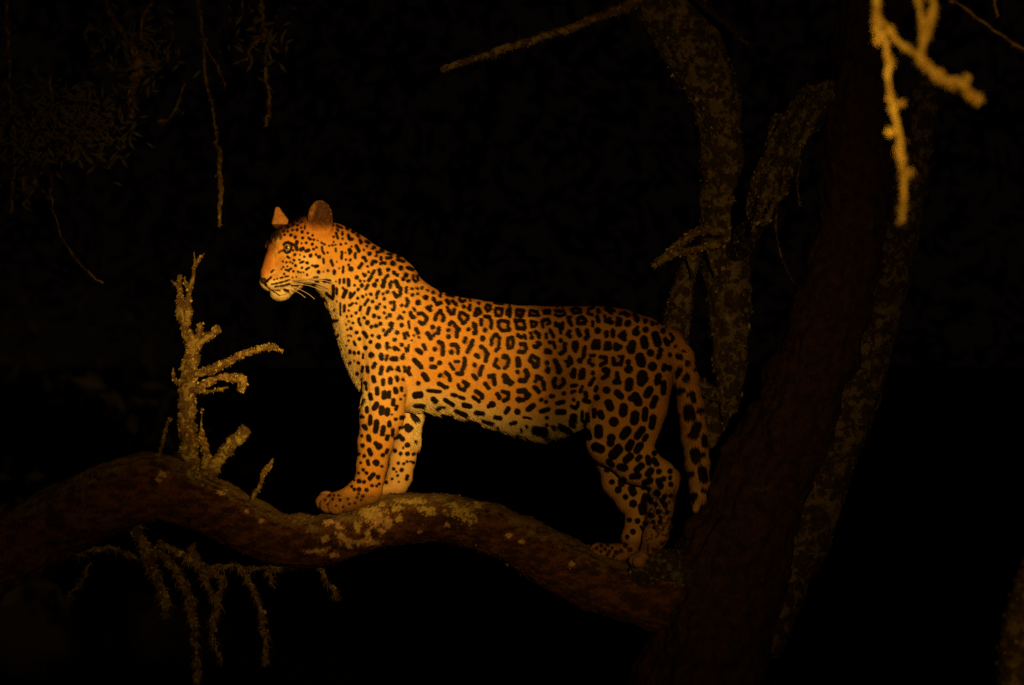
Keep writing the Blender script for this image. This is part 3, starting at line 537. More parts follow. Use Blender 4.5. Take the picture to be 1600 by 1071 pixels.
# ================================================================== the leopard
# ---- coat marks, plus shade painted in the chest crease and ear notch, laid out on the animal's side elevation: origin x, origin y, scale, then strokes "x,y,...:r" and "o" = warm rosette centres
COAT = [
(400,310,10.667,"""690,360,700,390:18 625,400,635,450:20 740,350,740,365:12 775,410:15 545,485,560,495:24 712,465:18 780,505:13 835,480,838,520:10 710,542:20 635,545:14 795,577:22 490,565:18 560,568:16 888,597:16 970,630:14 615,635:22 510,625:16 685,665:24 450,640,445,680:18 805,675:20 905,680,935,698:17 990,705:16 1050,720:8 715,740,710,770:24 640,780,660,790:16 700,820,715,870:26 780,870,810,855:26 865,895,905,880:24 965,780:20 1035,830:14 985,860:18 865,757:18 790,770:9 650,885:14 680,955:20 765,960:8 835,990:12 940,970:28 1025,950:16 1075,990:28 1125,830,1130,890:14 1130,890,1155,940:14 1120,755:16 1165,780:16 1240,805:12 1295,795:14 1348,785:10 1315,740:10 1350,850,1350,905:10 1310,655:16 1350,590,1385,680:14 1455,580,1455,615:16 1460,685:15 1435,780:18 1515,765:16 1360,520,1380,550:12 1350,460,1440,510:12 1550,620,1580,700:18 1520,510:18 1590,900:30 1450,905,1450,1020:16 1220,920:15 1510,920:8 665,1045:16 755,1035:12 1150,1020,1150,1060:14
300,610,350,600:14 240,660,260,700:14 190,740,200,790:12 340,640,360,700:10 370,480,440,490:18 430,450,500,420:16 520,380,590,340:16 320,540,380,540:12 210,850,215,900:8 280,720,290,760:8 400,560:14 450,520:12 600,320,660,300:14 490,350:12 300,570:14 270,620:14 340,600:14 310,650:12 230,700:10 260,740:10 410,600,400,640:12 350,710:10 420,440,470,410:18 480,450:14 380,520,420,490:16 560,390,600,370:16 250,650:12 380,610:10 230,720:10
1262,395,1272,335:12 1290,430,1300,470:9 495,790,520,755,570,742,630,765,650,800:11 420,915,450,895,495,880:14 500,890,540,930,590,915,625,860:9"""),
(400,390,10.667,"""555,130,580,150:13 835,135:12 800,225:20 770,235,825,215:12 885,235:22 1150,170,1150,240:14 1275,200,1305,275:20 1520,185:12 480,210:12 540,225:13 595,225:11 640,245:11 695,283:20 490,305:13 555,295:10 800,320:16 870,345,910,315:13 965,283:14 1010,295,1050,288:22 575,355,620,330:11 530,350,580,370:11 460,340:8 655,375:15 735,385:15 780,395:9 825,390:8 505,420:13 1065,385:26 1145,378:10 1222,362:16 1330,370,1330,410:22 1410,325:10 1475,380:18 1480,300,1475,400:12 1590,345:22 1570,270:14 1375,220:8 880,432:15 990,475,1050,470:11 1010,550,1060,540:11 1150,540,1190,545:12 1160,505,1270,520:8 1220,550,1265,560:9 1310,610,1310,670:20 1310,720,1315,790:16 1190,730,1300,830:19 1375,670,1370,740:16 1420,510,1415,570:14 1490,510,1490,560:18 1565,510,1570,610:22 1475,650:16 1355,540:8 1530,690,1490,800:20 1480,800:22 1140,810,1155,840:16 1210,880:14 1060,740:16 1330,1000:14 1430,900,1430,1060:9 1500,940,1495,1040:18 1580,940:14 1575,1030:12 1370,870:8
128,520,170,558,230,532:17 230,532,285,475:11 185,570,205,600:18 340,515:10 390,500:11 445,487,480,475:9 520,465,570,455:7 300,590,340,590:7 360,585,400,575:9 430,565,480,550:10 510,545,590,520:8 360,635,400,625:8 430,620,480,615:9 510,605,590,580:8 390,680:7 430,690:6 250,660,350,730,420,775:3 500,680,560,700:17 660,540,740,545:9 620,610,720,610:7 640,480:8 700,465:7 325,360,290,395:8"""),
(500,330,8.889,"""405,350,420,400,455,400:16 375,245,390,260:14 340,180,370,220:12 450,280,470,300:14 520,330,540,360:14 565,410,580,450:18 515,490,555,570:18 505,600,505,660:13 425,545,430,600:16 425,550:22 455,505:8 440,690:14 380,685:9 610,655,640,660,655,705:16 565,790:24 600,740,570,790:16 415,760:14 450,815:32 620,550:10 655,500:14 700,600:26 750,520:26 640,430,680,450:16 790,630:18 855,650,855,680:16 930,665,990,655:16 800,580,870,560:18 850,540:20 940,600,1000,610:10 735,750,745,710,790,715:20 855,740,880,725:18 915,735:20 1020,735:34 1090,635:26 1075,680,1165,710:16 675,780:12 1130,800:30 1215,790,1280,820:20 1230,700:14 960,825:26 840,830:24 850,880:26 770,840,740,885:16 690,855:14 1040,865:24 1085,900:22 955,900,925,940:18 1200,900:32 1165,955:22 1235,980:24 1300,900,1290,950,1330,990,1360,970,1350,900:13 640,900:22 610,880:8 730,920,695,970:18 530,930:26 810,970:20 575,980:14 635,980:10 910,990,890,1040:24 890,965:10 1000,1000,990,1050:22 1060,985,1095,1040:22 775,1030:30 680,1040:22 595,1040:22 500,1040:14"""),
(500,440,8.889,"""205,70,200,200:12 100,170,190,230:13 250,100,250,180:10 65,240:16 115,290:12 345,100:12 370,130,345,220:16 345,220:22 440,170,440,230:16 500,160,470,210:12 500,60:14 595,70:18 680,60,655,110:18 775,60:28 890,70:30 995,40,990,90:18 1080,20,1095,80:20 1135,100,1130,190,1080,220,1040,160:20 550,120:20 725,185:20 825,150,805,190:16 805,235:16 660,190:9 610,215:18 545,240:14 955,155:24 895,180:16 910,250:20 1215,90,1210,160:16 1285,110:18 1290,195:22 1355,105:16 1365,180:18 1420,100:18 1500,130:14 1475,230:34 1375,300:36 750,285:22 685,260,640,330:15 585,360,570,400:16 520,310:12 430,340,470,310:14 360,360,358,420:13 300,330,305,470:6 995,300:20 1045,290,1050,370:14 1035,390:26 810,370:28 850,320:16 920,360:16 910,440:18 940,510:16 985,475:26 1215,250,1240,290,1215,350:18 1150,340:20 1180,430:14 1310,380,1330,410:14 1270,440,1290,500,1320,500:22 1380,450,1430,450,1500,510,1470,580,1430,595,1395,565:22 1500,370,1540,400:26 1550,350:16 1585,260:22 700,380,680,450:20 520,440:16 420,410:10 770,485:26 840,505:18 635,510:18 680,575:30 560,520,555,560,580,610:14 460,485:12 395,490:11 420,555:11 480,580:13 170,490,250,540:9 255,535:17 735,635:22 800,620:24 860,590:22 1005,600:36 1010,650,930,740:20 900,680:18 1100,520,1125,480,1160,520:14 1150,610:28 1245,560,1255,650:12 1350,660,1375,720:20 1320,750:12 1390,780:14 1570,635:24 450,655:20 530,710:20 565,800:22 490,840,510,880:12 415,820:12 625,710,670,770:22 745,750:18 840,770:26 725,840:24 1085,710:26 1055,810:24 1180,730,1195,790:18 1220,710,1245,760:12 1520,740,1545,790:24 1590,750:20 830,895:38 650,920:28 950,860,950,930:20 990,920:14 1060,930:30 1110,950:14 1150,880:24 430,965:18 490,980:16 555,985:16 620,1020:14 1250,880,1240,960:10 1205,920,1215,970:10 1365,950,1420,990:26 1450,880,1475,940:20 1595,940:20 735,1020:38 870,1030:30 950,1030:20 1170,1020:16 265,730:17 310,920:7 380,600:8 400,670:9 410,750:9 450,760:10 380,890:9 1290,820:9"""),
(520,550,8.889,"""250,10:18 315,20:16 375,20:14 440,30,438,80:12 560,45:32 695,40,700,90:26 775,55,760,110:14 840,95,895,95:28 985,80:28 1000,30:12 250,150:20 310,125:8 370,150:22 605,160,580,210:22 430,210,425,270:16 500,210,510,270:22 700,210,685,290:26 800,220,780,260:20 840,240:18 820,210:14 925,215:20 910,240,945,260:14 350,300:22 1010,200,1010,270:14 1070,220,1060,280:22 1085,310:22 1150,110,1200,160,1240,210:28 1385,100:30 1495,150:30 1380,205,1430,205:28 585,350,595,400:28 720,390,720,440:24 815,370,820,420:26 905,350,915,390:22 990,380:18 415,375:12 475,430:26 485,480,485,520:14 420,570:20 1270,310,1320,380:34 1200,430:26 1500,325:26 1480,430,1560,480:24 635,505,640,570:26 540,590,550,640:26 735,560,735,620:32 805,550,800,620:20 885,510,895,550:28 965,490,970,530:18 1160,600,1220,590:46 1330,530,1500,550:20 1400,650,1440,680:32 460,660,435,710:12 495,770,495,820:24 630,720,600,770:34 700,770,695,840:32 780,800,775,850:32 860,660,855,720:24 955,650:14 905,750,895,790:18 1010,600:10 1150,740,1270,740:24 1440,780,1560,760:14 420,890:22 450,900:10 545,890,540,980:26 630,960,620,1060:32 460,1020:26 720,1040:28 805,970,805,1010:24 890,925:20 970,905:30 1110,890,1150,950:32 1030,1040:40 840,860:8"""),
(490,660,8.889,"""715,40,745,80:24 800,10:22 890,40,880,110:32 990,60,975,150:28 1070,20:22 1120,90,1110,170:18 1045,180,1035,225:22 780,190,790,230:30 685,180:16 700,310:26 885,280:28 925,320:44 790,370,815,430:26 645,430:20 720,455:20 770,520,780,570:20 885,550:42 1040,370,1025,410:18 975,445:24 960,600:16 670,550:14 705,645:20 750,690:20 640,695:14 845,710,795,765:26 910,750:26 645,805:28 715,815:22 575,790:12 545,880:16 585,920:18 650,920:26 750,925:24 825,865:20 890,870:14 925,840:14 1005,840:22 700,1010:18 640,980:12 370,1000:12 300,1000:10 230,1010:10 1220,70:24 1320,95:50 1190,190,1235,240:26 1150,220:24 1300,320:34 1240,360:10 1410,270:18 1125,400:28 1205,440:22 1300,440:26 1385,445:22 1175,570:18 1250,580:16 1295,550:14 1345,550:12 1110,650:18 1220,665:24 1165,745:16 1090,790:14 1300,750:20 1290,790:20 1180,830:8 1150,690:8 1380,560:16"""),
(640,440,8.889,"""330,160:20 400,100,430,140,430,210:16 330,240,360,280:18 390,320,440,300:22 430,410,375,480,365,530:18 440,410,480,490,480,540:18 365,530:25 470,545:26 o430,490:46 520,190,610,210:16 520,270,550,310:20 600,280,650,330:20 530,370,560,420:16 625,400,620,450,580,455:20 545,420,590,460:16 o580,410:26 690,260,730,290,770,270:14 700,230:10 755,360:24 840,340,835,400:18 815,380:12 930,390,905,470:20 960,380,990,440,930,480:18 o945,430:24 840,270:12 960,310:20 1050,370,1085,420,1120,400,1125,350,1080,330,1050,370:14 1190,400,1200,480,1270,480,1290,390,1200,380:15 o1230,430:34 1360,400,1350,460:18 1400,390,1390,490:20 1480,400,1480,480,1560,490,1585,410,1490,400:16 o1530,440:34 1180,300,1290,320:14 1380,340:14 715,440:20 700,440,690,500,750,590:15 740,440,820,490,810,530,760,590:17 o750,500:46 890,580,900,640:15 920,600,925,720:18 900,720:22 825,670:22 o880,640:30 330,635:25 415,650,410,720:22 350,745,390,720:14 260,720,310,790:24 o350,690:46 560,600,590,560,630,590:18 640,620,700,670:22 670,680,660,760:26 545,680:22 550,770:28 o610,670:64 995,540,1000,600:22 1050,490,1110,500,1140,560,1135,650:20 1050,680:27 o1070,600:58 1230,560,1290,550,1370,560,1370,640,1390,680,1290,690,1240,640,1230,560:17 o1300,620:64 1460,560,1540,540,1590,560:16 1480,560,1490,650,1590,650:16 o1560,600:40 420,840,470,870,475,960,470,1010:24 360,940:28 o420,920:46 590,880,650,880,680,920,680,990:22 590,980:29 o625,930:40 780,790,770,840:22 880,830,850,900,820,950:24 810,970:26 o820,860:40 1020,795:34 1190,740,1140,800,1140,880:17 1210,740,1250,790,1240,920,1200,960:19 o1195,840:46 1370,790,1360,870,1370,930,1420,920,1440,850,1430,780,1370,790:18 o1395,860:30 1000,910:28 1050,940,1090,1010,1070,1050:22 940,1030:28 o1010,1000:30 1500,750,1550,780:20 1590,770:16 1540,880,1590,870:16 1530,970,1590,980:20 1320,1040:34 1490,1055:14"""),
(640,550,8.889,"""460,20:22 590,10:22 670,5:14 570,160,620,240:18 640,130,690,130:16 770,90,770,180,740,270:25 670,295,730,300:26 o670,200:52 920,40,960,80:20 1080,30,1060,120:25 910,180:26 1015,200,985,270,980,310:26 890,320,930,370:24 o940,250:46 1210,100,1180,180,1240,220:20 1300,70,1350,60,1380,120,1350,200,1320,220:22 o1280,140:52 1500,110,1520,180:32 440,320:26 510,280,560,330,570,390:22 o490,330:30 410,430,500,490:20 530,485:20 680,450,700,500,770,530:20 760,410,820,450,790,480:24 o740,465:36 1110,340,1170,320,1180,440:26 1050,430,1100,500:22 o1110,410:36 1320,330,1360,380,1400,430:36 1340,400:40 1500,280:22 1590,260:16 1540,390:32 o1560,320:30 600,590,650,600:22 700,620,760,640:20 930,540,1010,590,1010,630:26 890,620,970,680:20 o940,590:30 1220,580,1250,630:26 1290,540,1370,560,1370,640,1310,670:22 o1300,605:36 1530,540,1590,530:26 1500,650,1580,660:26 o1560,600:34 500,660,610,730:24 760,730,840,750:32 1100,750:24 1150,720:42 1370,780,1340,830:30 1500,820:36 650,810,790,870:24 930,840,1020,850:28 450,860,590,870:16 1190,900,1260,915:26 820,940,960,990:26 1010,940,1160,980:15 1400,990,1480,975:17 1220,1030:15"""),
(800,460,8.889,"""60,235,60,290,150,290,170,230,60,235:14 250,230,350,250,370,300,240,300,250,230:14 440,240,520,230,520,270,440,270:14 600,240,720,240,730,290,640,310,600,290:14 o300,270:26 o660,270:20 620,180:10 700,190:9 820,220,880,200,950,220,950,260,850,270,820,220:14 o890,235:30 1050,240,1050,280,1110,290:15 1060,210,1130,190:12 1190,230,1200,250:24 1290,210,1380,270:16 1420,240,1330,190:12 1500,270:20 1560,260:16 40,360,70,380,160,370,180,460,170,490,70,480,60,400:15 o120,425:38 260,380,270,460,330,440,340,400,270,380:15 420,370,500,350,520,400,490,420:16 410,400,430,460:18 o460,410:26 600,400,600,440,650,430,670,540:19 700,400,690,480:18 780,330,790,380,820,430:22 810,320:16 900,350,960,320,1020,370,1000,410,910,410,900,350:19 o960,370:26 1175,320,1190,380:24 1110,390,1110,440:18 1180,510:42 1280,310:18 1300,370,1370,400:28 1350,340:20 1460,340,1450,430:20 1500,350,1490,430:16 1590,400:26 75,560,110,600:16 170,570,185,610:16 260,540:18 270,600:26 320,520,370,560,370,600:20 o300,570:30 470,560,470,600:18 520,500,570,590:20 795,520,760,560,800,590:22 900,500,930,570:26 1030,510,1040,590,1010,620:26 1300,530,1300,580:26 1390,510,1390,580:26 1540,530,1480,580,1550,630:24 1560,570:20 110,690,180,690,200,760,150,810,90,800:19 o140,745:32 300,720,340,740,390,690,350,670:20 480,780,470,800,520,800:28 520,670:20 570,670,590,740:18 670,640:26 730,690,720,780,680,820:24 660,820:24 o680,740:30 850,670,840,740,870,790,900,740,890,670,850,670:18 o870,720:22 1000,740,990,800,980,870:24 930,920:34 1140,650,1110,740,1190,740,1190,660:26 1150,700:30 1300,680,1280,760,1350,750,1340,680:22 1430,700,1430,760,1490,730:28 1590,740:22 80,900,90,980:32 270,850,240,910,290,960,350,1000,360,900,280,850:20 o300,910:36 480,950:30 590,920,620,980,660,1050:28 o570,1010:30 490,1040:34 790,870,770,990:22 810,900,810,950:24 740,930:14 1080,850,1130,850:20 1070,900,1060,950:20 1110,980:26 o1110,920:26 1220,870,1290,880,1290,940,1220,980:22 o1230,930:22 1390,890,1400,970,1490,970,1520,870:22 1470,860:14 o1440,920:26 60,1060:10 180,1055:22 850,1050:24 980,1050:24 1290,1050:38 1580,1040:22"""),
(800,570,8.889,"""80,10:26 320,15:36 80,100:24 190,80,220,140,180,220,110,210:26 o140,150:36 490,80:34 640,50,640,90:36 850,60,810,130,840,170:18 870,80,860,170:14 970,60,990,110,980,180,930,180:18 940,90,930,150:14 1110,110:26 1130,190,1070,270:22 1260,70,1320,80,1310,140,1250,180:26 1440,120,1450,180,1410,230:26 1400,240,1470,240:22 340,160,400,190:26 320,220:24 430,240,440,330:24 310,310,370,370:26 o365,270:36 590,190,570,250,590,300:26 700,200,720,250,650,310:22 o650,240:36 10,240:18 90,360,170,350,230,420,200,450:30 100,480:36 o110,420:30 400,480:24 470,510:22 540,430:28 570,430:20 o470,450:26 710,390:26 820,380,860,360:16 820,290,880,280:20 970,300,940,370:18 1160,310,1150,350:24 1010,390,1020,430:26 990,490,1060,510:26 1300,345:44 1165,450:38 1590,240:40 1440,380,1490,430:40 620,530,710,510:24 850,480:20 910,520,900,570:18 820,570,880,600:20 230,610,290,560:34 75,645:38 400,640,500,610:26 630,650,710,650:36 1320,520,1350,590:46 1530,580,1520,660:52 970,650,970,770,1010,800:16 1040,680,1050,770:18 1130,620,1130,710:22 1210,660,1230,710:38 850,720,830,800:46 1395,780:60 160,720,260,740:9 480,730:22 30,800:26 320,900,440,910:48 60,970:34 570,860:26 660,850,760,880:34 200,850:16 480,830:18 120,900:16 1040,920,1060,1000:36 1190,870,1190,960:52 1360,1000:52 1560,900,1520,980:44"""),
(940,470,8.889,"""350,320:36 460,220,480,280:22 440,200:16 310,180,360,210:18 590,290:24 595,405:32 480,380:16 460,440:44 690,320:24 840,420:28 760,320:10 570,540,580,620:44 730,480,760,590:46 410,600,390,690:44 360,680:20 870,540:24 900,590:34 800,690,770,780:28 655,725:40 510,790,530,860:56 350,850:26 355,950:48 680,910:52 850,900,840,950:24 920,930:30 540,1030:60 770,1040:32 930,750:20 1060,780:34 1060,960:46 1180,870:28 1180,1030:22 950,470,990,520:14 1010,640:12 960,560:14 1110,700:14 1270,960:14"""),
(900,580,8.889,"""720,140,710,220:46 870,80,920,100,880,150:48 1110,80,1100,150:34 1000,250,960,320:42 1190,160,1190,290:30 1080,370,1040,470:34 800,340,840,420:50 740,370:30 800,600,785,680:50 940,530,930,650:32 1050,640,1030,760:36 690,810,640,880:50 900,800,830,890:38 960,890,930,940:22 750,980,710,1040:36 860,1030:38 570,1050:44 1400,30:36 1520,100:38 1460,260:44 1590,320:44 1560,500,1570,620:50 1590,880:30"""),
(910,690,8.889,"""170,60,240,90:50 370,10:40 480,100,410,170:56 650,20,620,80:40 790,40,740,110:36 650,190,590,240:40 780,200,750,230:26 890,210,900,280:28 970,240,1010,300:26 980,150:26 510,340,570,350:42 800,320,740,370:36 350,260,400,310:28 340,390:30 930,390,900,430:38 1045,400:28 680,470,760,460:34 920,530,850,560:34 930,520:30 1040,530,1070,600:32 1105,500:26 550,530,540,580:40 410,560:26 495,670:38 680,650,700,710:40 840,640,910,645:18 1020,700:40 595,765:26 860,750,840,830:22 910,760,940,820:22 1120,750,1090,820:20 700,860:42 820,900,830,970:40 1005,860:22 1130,870:24 1040,960:26 930,1010:26 1210,580:26 1210,740:20 1200,490:20 1200,400:26 1170,970:14"""),
(900,780,8.889,"""850,300:28 740,290:22 955,330:26 790,450:28 710,525:20 685,640:24 620,600:10 750,700:20 560,735:20 625,720:14 460,730:12 400,690:8 340,720:8 350,650:8 440,640:8 500,680:8 280,680:8 520,790:8 430,770:8 900,380:10 1090,60:22 1220,75:24 1130,165:26 1160,235:14 1030,210:24 1150,300:20 1060,300:18 920,410:14 1250,170:14 1070,380:12"""),
(840,620,3.909,"""925,70,940,120:18 985,80:14 970,170,955,230:20 1010,240,1015,290:10 960,330,970,380:20 1000,350:13 1000,440,1010,500:18 940,470:15 1010,570:9 950,620:12 950,20:10 960,600:12"""),
(480,600,5.0,"""150,900:5 210,890:5 270,900:7 330,890:6 240,940:4 400,880:6 290,950:5 190,860:4 340,930:5 430,900:5 170,930:4 380,920:4"""),
]
PX0, PY0, PR = 392, 300, 4
PW_, PH_ = 738 * PR, 600 * PR
DM = np.full((PH_, PW_), 9.0, np.float32); OM = np.full((PH_, PW_), 9.0, np.float32)
def stroke(A, pts, r):
    us = [p[0] for p in pts]; vs = [p[1] for p in pts]; m = r + 3
    x0 = int(max(0, (min(us) - m - PX0) * PR)); x1 = int(min(PW_, (max(us) + m - PX0) * PR))
    y0 = int(max(0, (min(vs) - m - PY0) * PR)); y1 = int(min(PH_, (max(vs) + m - PY0) * PR))
    if x1 <= x0 or y1 <= y0: return
    X, Y = np.meshgrid(np.arange(x0, x1) / PR + PX0, np.arange(y0, y1) / PR + PY0)
    if len(pts) == 1: pts = pts * 2
    for (ax, ay), (bx, by) in zip(pts[:-1], pts[1:]):
        dx, dy = bx - ax, by - ay; L = dx * dx + dy * dy
        t_ = np.clip(((X - ax) * dx + (Y - ay) * dy) / L, 0, 1) if L > 0 else 0 * X
        d = np.hypot(X - ax - t_ * dx, Y - ay - t_ * dy) - r
        A[y0:y1, x0:x1] = np.minimum(A[y0:y1, x0:x1], d)
for ox, oy, k, txt in COAT:
    for tok in txt.split():
        A = DM
        if tok[0] == 'o': A = OM; tok = tok[1:]
        c, r_ = tok.split(':'); c = list(map(float, c.split(',')))
        pts = [(ox + c[i] / k, oy + c[i + 1] / k) for i in range(0, len(c), 2)]
        stroke(A, pts, float(r_) / k + (2.2 if k < 4.5 else .85 if k > 10 else (1.0 if (ox, oy) in ((500, 330), (500, 440), (520, 550), (490, 660), (640, 550)) else (1.75 if oy >= 690 or (ox, oy) in ((940, 470), (900, 580)) else 1.15))))
def soften(A, k, n_):
    for _ in range(n_):
        for ax in (0, 1):
            cs = np.cumsum(np.pad(A, [(k + 1, k) if i == ax else (0, 0) for i in (0, 1)], mode='edge'), axis=ax, dtype=np.float64)
            m_ = A.shape[ax]
            A = ((np.take(cs, np.arange(2 * k + 1, m_ + 2 * k + 1), ax) - np.take(cs, np.arange(0, m_), ax)) / (2 * k + 1)).astype(np.float32)
    return A
DMh = DM[:(500 - PY0) * PR, :(500 - PX0) * PR].copy()        # the face keeps its fine marks
DM = soften(DM, 2, 3) - .12
DMh = soften(DMh, 2, 1) - .1
_wx = np.clip((np.arange(DMh.shape[1]) - (480 - PX0) * PR) / (20. * PR), 0, 1)[None]
DM[:DMh.shape[0], :DMh.shape[1]] = DMh * (1 - _wx) + DM[:DMh.shape[0], :DMh.shape[1]] * _wx
def sampleA(A, u, v):
    x = np.clip((u - PX0) * PR, 0, PW_ - 2); y = np.clip((v - PY0) * PR, 0, PH_ - 2)
    i = x.astype(int); j = y.astype(int); fx = x - i; fy = y - j
    return (A[j, i] * (1 - fx) + A[j, i + 1] * fx) * (1 - fy) + (A[j + 1, i] * (1 - fx) + A[j + 1, i + 1] * fx) * fy
BX = [395, 505, 526, 545, 562, 600, 640, 660, 700, 750, 800, 840, 880, 905, 950, 1000, 1080]
BYv = [440, 462, 525, 578, 612, 640, 648, 645, 652, 667, 683, 688, 677, 672, 690, 700, 700]
def coat_colour(P):
    """albedo of the coat at drawing-space points"""
    u, v, d = P[:, 0], P[:, 1], P[:, 2]
    wob = np.stack([u / 5, v / 5, d / 5], -1)
    un = u + .5 * vnoise(wob, 3) + .2 * vnoise(wob * 3, 5); vn = v + .5 * vnoise(wob, 4) + .2 * vnoise(wob * 3, 6)
    dm = sampleA(DM, un, vn) + .25 * vnoise(wob * 4, 9); om = sampleA(OM, un, vn)
    orange = np.array([.64, .31, .055]); cream = np.array([.80, .64, .33]); deep = np.array([.46, .19, .04]); black = np.array([.009, .005, .004])
    n = len(u)
    col = np.tile(orange, (n, 1))
    belly = np.interp(u, BX, BYv)
    cr = sstep(62, 8, belly - v) * sstep(712, 690, v) * sstep(624, 652, u) * sstep(960, 900, u)
    cr = np.maximum(cr, sstep(20, 6, u - np.interp(v, [430, 462, 480, 500, 525, 550, 578, 600, 625], [470, 505, 515, 520, 524, 531, 543, 556, 566]) - 6) * (v > 440) * (v < 640))   # chest front
    cr = np.maximum(cr, sstep(34, 8, np.hypot((u - 500) / 1.5, (v - 440) / .75)) * .75)          # lower cheek and throat
    cr = np.maximum(cr, sstep(20, 8, np.hypot((u - 440) / 1.6, (v - 462) / .8)))                # chin
    cr = np.maximum(cr, sstep(16, 6, np.hypot((u - 438) / 1.5, (v - 445) / .7)) * .85)           # whisker pad
    cr = np.maximum(cr, .45 * sstep(700, 560, u) * sstep(380, 470, v) * sstep(720, 590, v))
    cr = np.maximum(cr, .45 * (d > 0) * (v > 640) * (u < 720))                                  # inside of the far foreleg
    cr = np.maximum(cr, .25 * sstep(640, 740, v) * (u > 640))
    cr = np.clip(cr + .06 * vnoise(P / 12., 8), 0, 1)
    cr = np.maximum(cr, .75 * sstep(6, 1.5, np.hypot((u - 438.5 + .25 * (v - 375)) / .55, (v - 376) / 1.9)))   # pale stripe before the eye
    cr = np.maximum(cr, .6 * sstep(8, 2, np.hypot((u - 452) / 1.3, (v - 400) / .6)))
    cr = np.maximum(cr, .62 * sstep(30, 10, np.hypot(u - 484, (v - 414) / .8)))  # highlight on the cheek, painted as paler coat
    col = col * (1 - cr[:, None]) + cream * cr[:, None]
    hv = v - np.interp(u, [412, 420, 430, 440, 455, 470, 485], [394, 376, 364, 352, 342, 336, 333])
    hf = sstep(24, 8, hv + 7 * vnoise(np.stack([u / 2.0, v / 5.0, d / 3.], -1), 18)) * (u > 408) * (u < 486) * (v < 398)
    ul = u - np.interp(v, [340, 352, 365, 380, 395], [446, 434, 422, 415, 411])
    st = vnoise(np.stack([u / 1.9, v / 4.2, d / 3.], -1), 48)
    hf2 = sstep(30, 15, ul + 9 * st) * sstep(406, 396, v + 6 * st) * (v > 335) * (.5 + .5 * (st > -.1))
    hf = np.maximum(hf, hf2)
    col = col * (1 - .84 * hf)[:, None]
    br = sstep(16, 6, np.hypot((u - 418), (v - 412) / 1.6))                                     # rufous nose bridge, shade along its front painted in
    br = np.maximum(br, sstep(9, 0, u - np.interp(v, [385, 400, 415, 432], [419, 416, 411, 407]) - 6) * (v > 384) * (v < 436))
    col = col * (1 - .8 * br[:, None]) + np.array([.40, .14, .03]) * .8 * br[:, None]
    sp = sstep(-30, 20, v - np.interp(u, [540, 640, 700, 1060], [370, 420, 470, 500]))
    col = col * (.60 + .40 * sp)[:, None] * (1 - .25 * (1 - sp))[:, None] ** np.array([0., 1., 1.])                                                        # darker saddle, with shading of the back painted in
    om_ = sstep(1.8, -1.5, om) * .8
    col = col * (1 - om_[:, None]) + deep * om_[:, None]
    hd = sstep(.75, -.85, dm)
    hd = hd * np.where((u < 445) & (v < 400), .8, 1)
    col = col * (1 - hd[:, None]) + black * hd[:, None]
    er = sstep(7.9, 6.9, np.hypot((u - 453.2) , (v - 388.3) * 1.05)) * (d < 10)
    col = col * (1 - .93 * er[:, None]) + black * .93 * er[:, None]
    ue = sstep(13, 3, np.hypot((u - 440 + .4 * (v - 412)) / .9, (v - 412) / 1.3)); col *= 1 - ue[:, None] * np.array([.22, .34, .3])
    # paws greyer brown
    pw = np.maximum(sstep(762, 776, v) * (u < 660), sstep(838, 850, v) * (u > 900))
    pw = pw * np.where(u < 660, 1, 1)
    col = col * (1 - .72 * pw[:, None]) + (np.array([.24, .12, .055]) * np.where(u > 900, 1.7, 1.0)[:, None] * (.75 + .7 * vnoise(P / 1.8, 19))[:, None]) * .72 * pw[:, None]
    col = col * (1 - .75 * pw * sstep(.9, -.6, dm))[:, None]
    nm = sstep(1000, 1012, u) * sstep(752, 775, v) * (u < 1056) * (d < -5)  # near hind shank: shading painted in, broken up by mottled spots
    col = col * (1 - nm * (.35 + .5 * (vnoise(P / 3.0, 23) > .05)))[:, None]
    # ears: dark velvet backs, pale rims
    e = np.hypot((u - 502) / 19, (v - 340) / 25)
    em = sstep(1.12, .9, e) * sstep(368, 344, v + 5 * vnoise(P / 3., 14))
    lt = sstep(-6, -14, (u - 500) + .32 * (v - 340))[:, None]; dark = np.array([.058, .023, .010]) * (1 - lt) + np.array([.30, .14, .045]) * lt; dark = dark * (1 + .5 * vnoise(P / 2.5, 27))[:, None]; rim = np.array([.42, .24, .11])
    ec = dark + (rim - dark) * sstep(.84, 1.04, e + .12 * vnoise(P / 3., 12))[:, None] * sstep(372, 330, v)[:, None]
    col = col * (1 - em[:, None]) + ec * em[:, None]
    fe = (u < 450) & (v < 350) & (d > 5)
    col[fe] = np.array([.40, .19, .06]) * (1 + .3 * vnoise(P[fe] / 3., 29))[:, None]
    # mouth, lip, nose-leather surround
    ml = sstep(1.9, .5, np.abs(v - np.interp(u, [414, 422, 432, 441, 452], [446, 450, 458, 462.5, 459]))) * (u > 412) * (u < 456)
    col *= (1 - .45 * ml)[:, None]
    return col * (1 + .08 * vnoise(P / 2.2, 15))[:, None]

# ---- body form: signed distance field in drawing units
H = 2.2
X = np.arange(396, 1116, H); Y = np.arange(306, 892, H); D = np.arange(-88, 88, H)
SH = (len(X), len(Y), len(D))
XX = X[:, None, None].astype(np.float32); YY = Y[None, :, None].astype(np.float32); DD = D[None, None, :].astype(np.float32)
tx = [494, 500, 508, 515, 530, 545, 580, 604, 625, 645, 656, 672, 690, 725, 760, 805, 850, 930, 980, 1020, 1045, 1060, 1072]
tt = [356, 350, 347, 346, 350, 358, 384, 393, 400, 416, 434, 447, 456, 465, 471, 476, 479, 478, 484, 498, 516, 536, 560]
bx = [494, 505, 515, 522, 527, 534, 545, 556, 566, 585, 610, 640, 660, 700, 750, 800, 840, 880, 905, 940, 980, 1020, 1050, 1072]
bb = [450, 462, 480, 500, 522, 550, 576, 598, 615, 632, 642, 645, 643, 650, 664, 679, 683, 674, 668, 660, 650, 632, 600, 572]
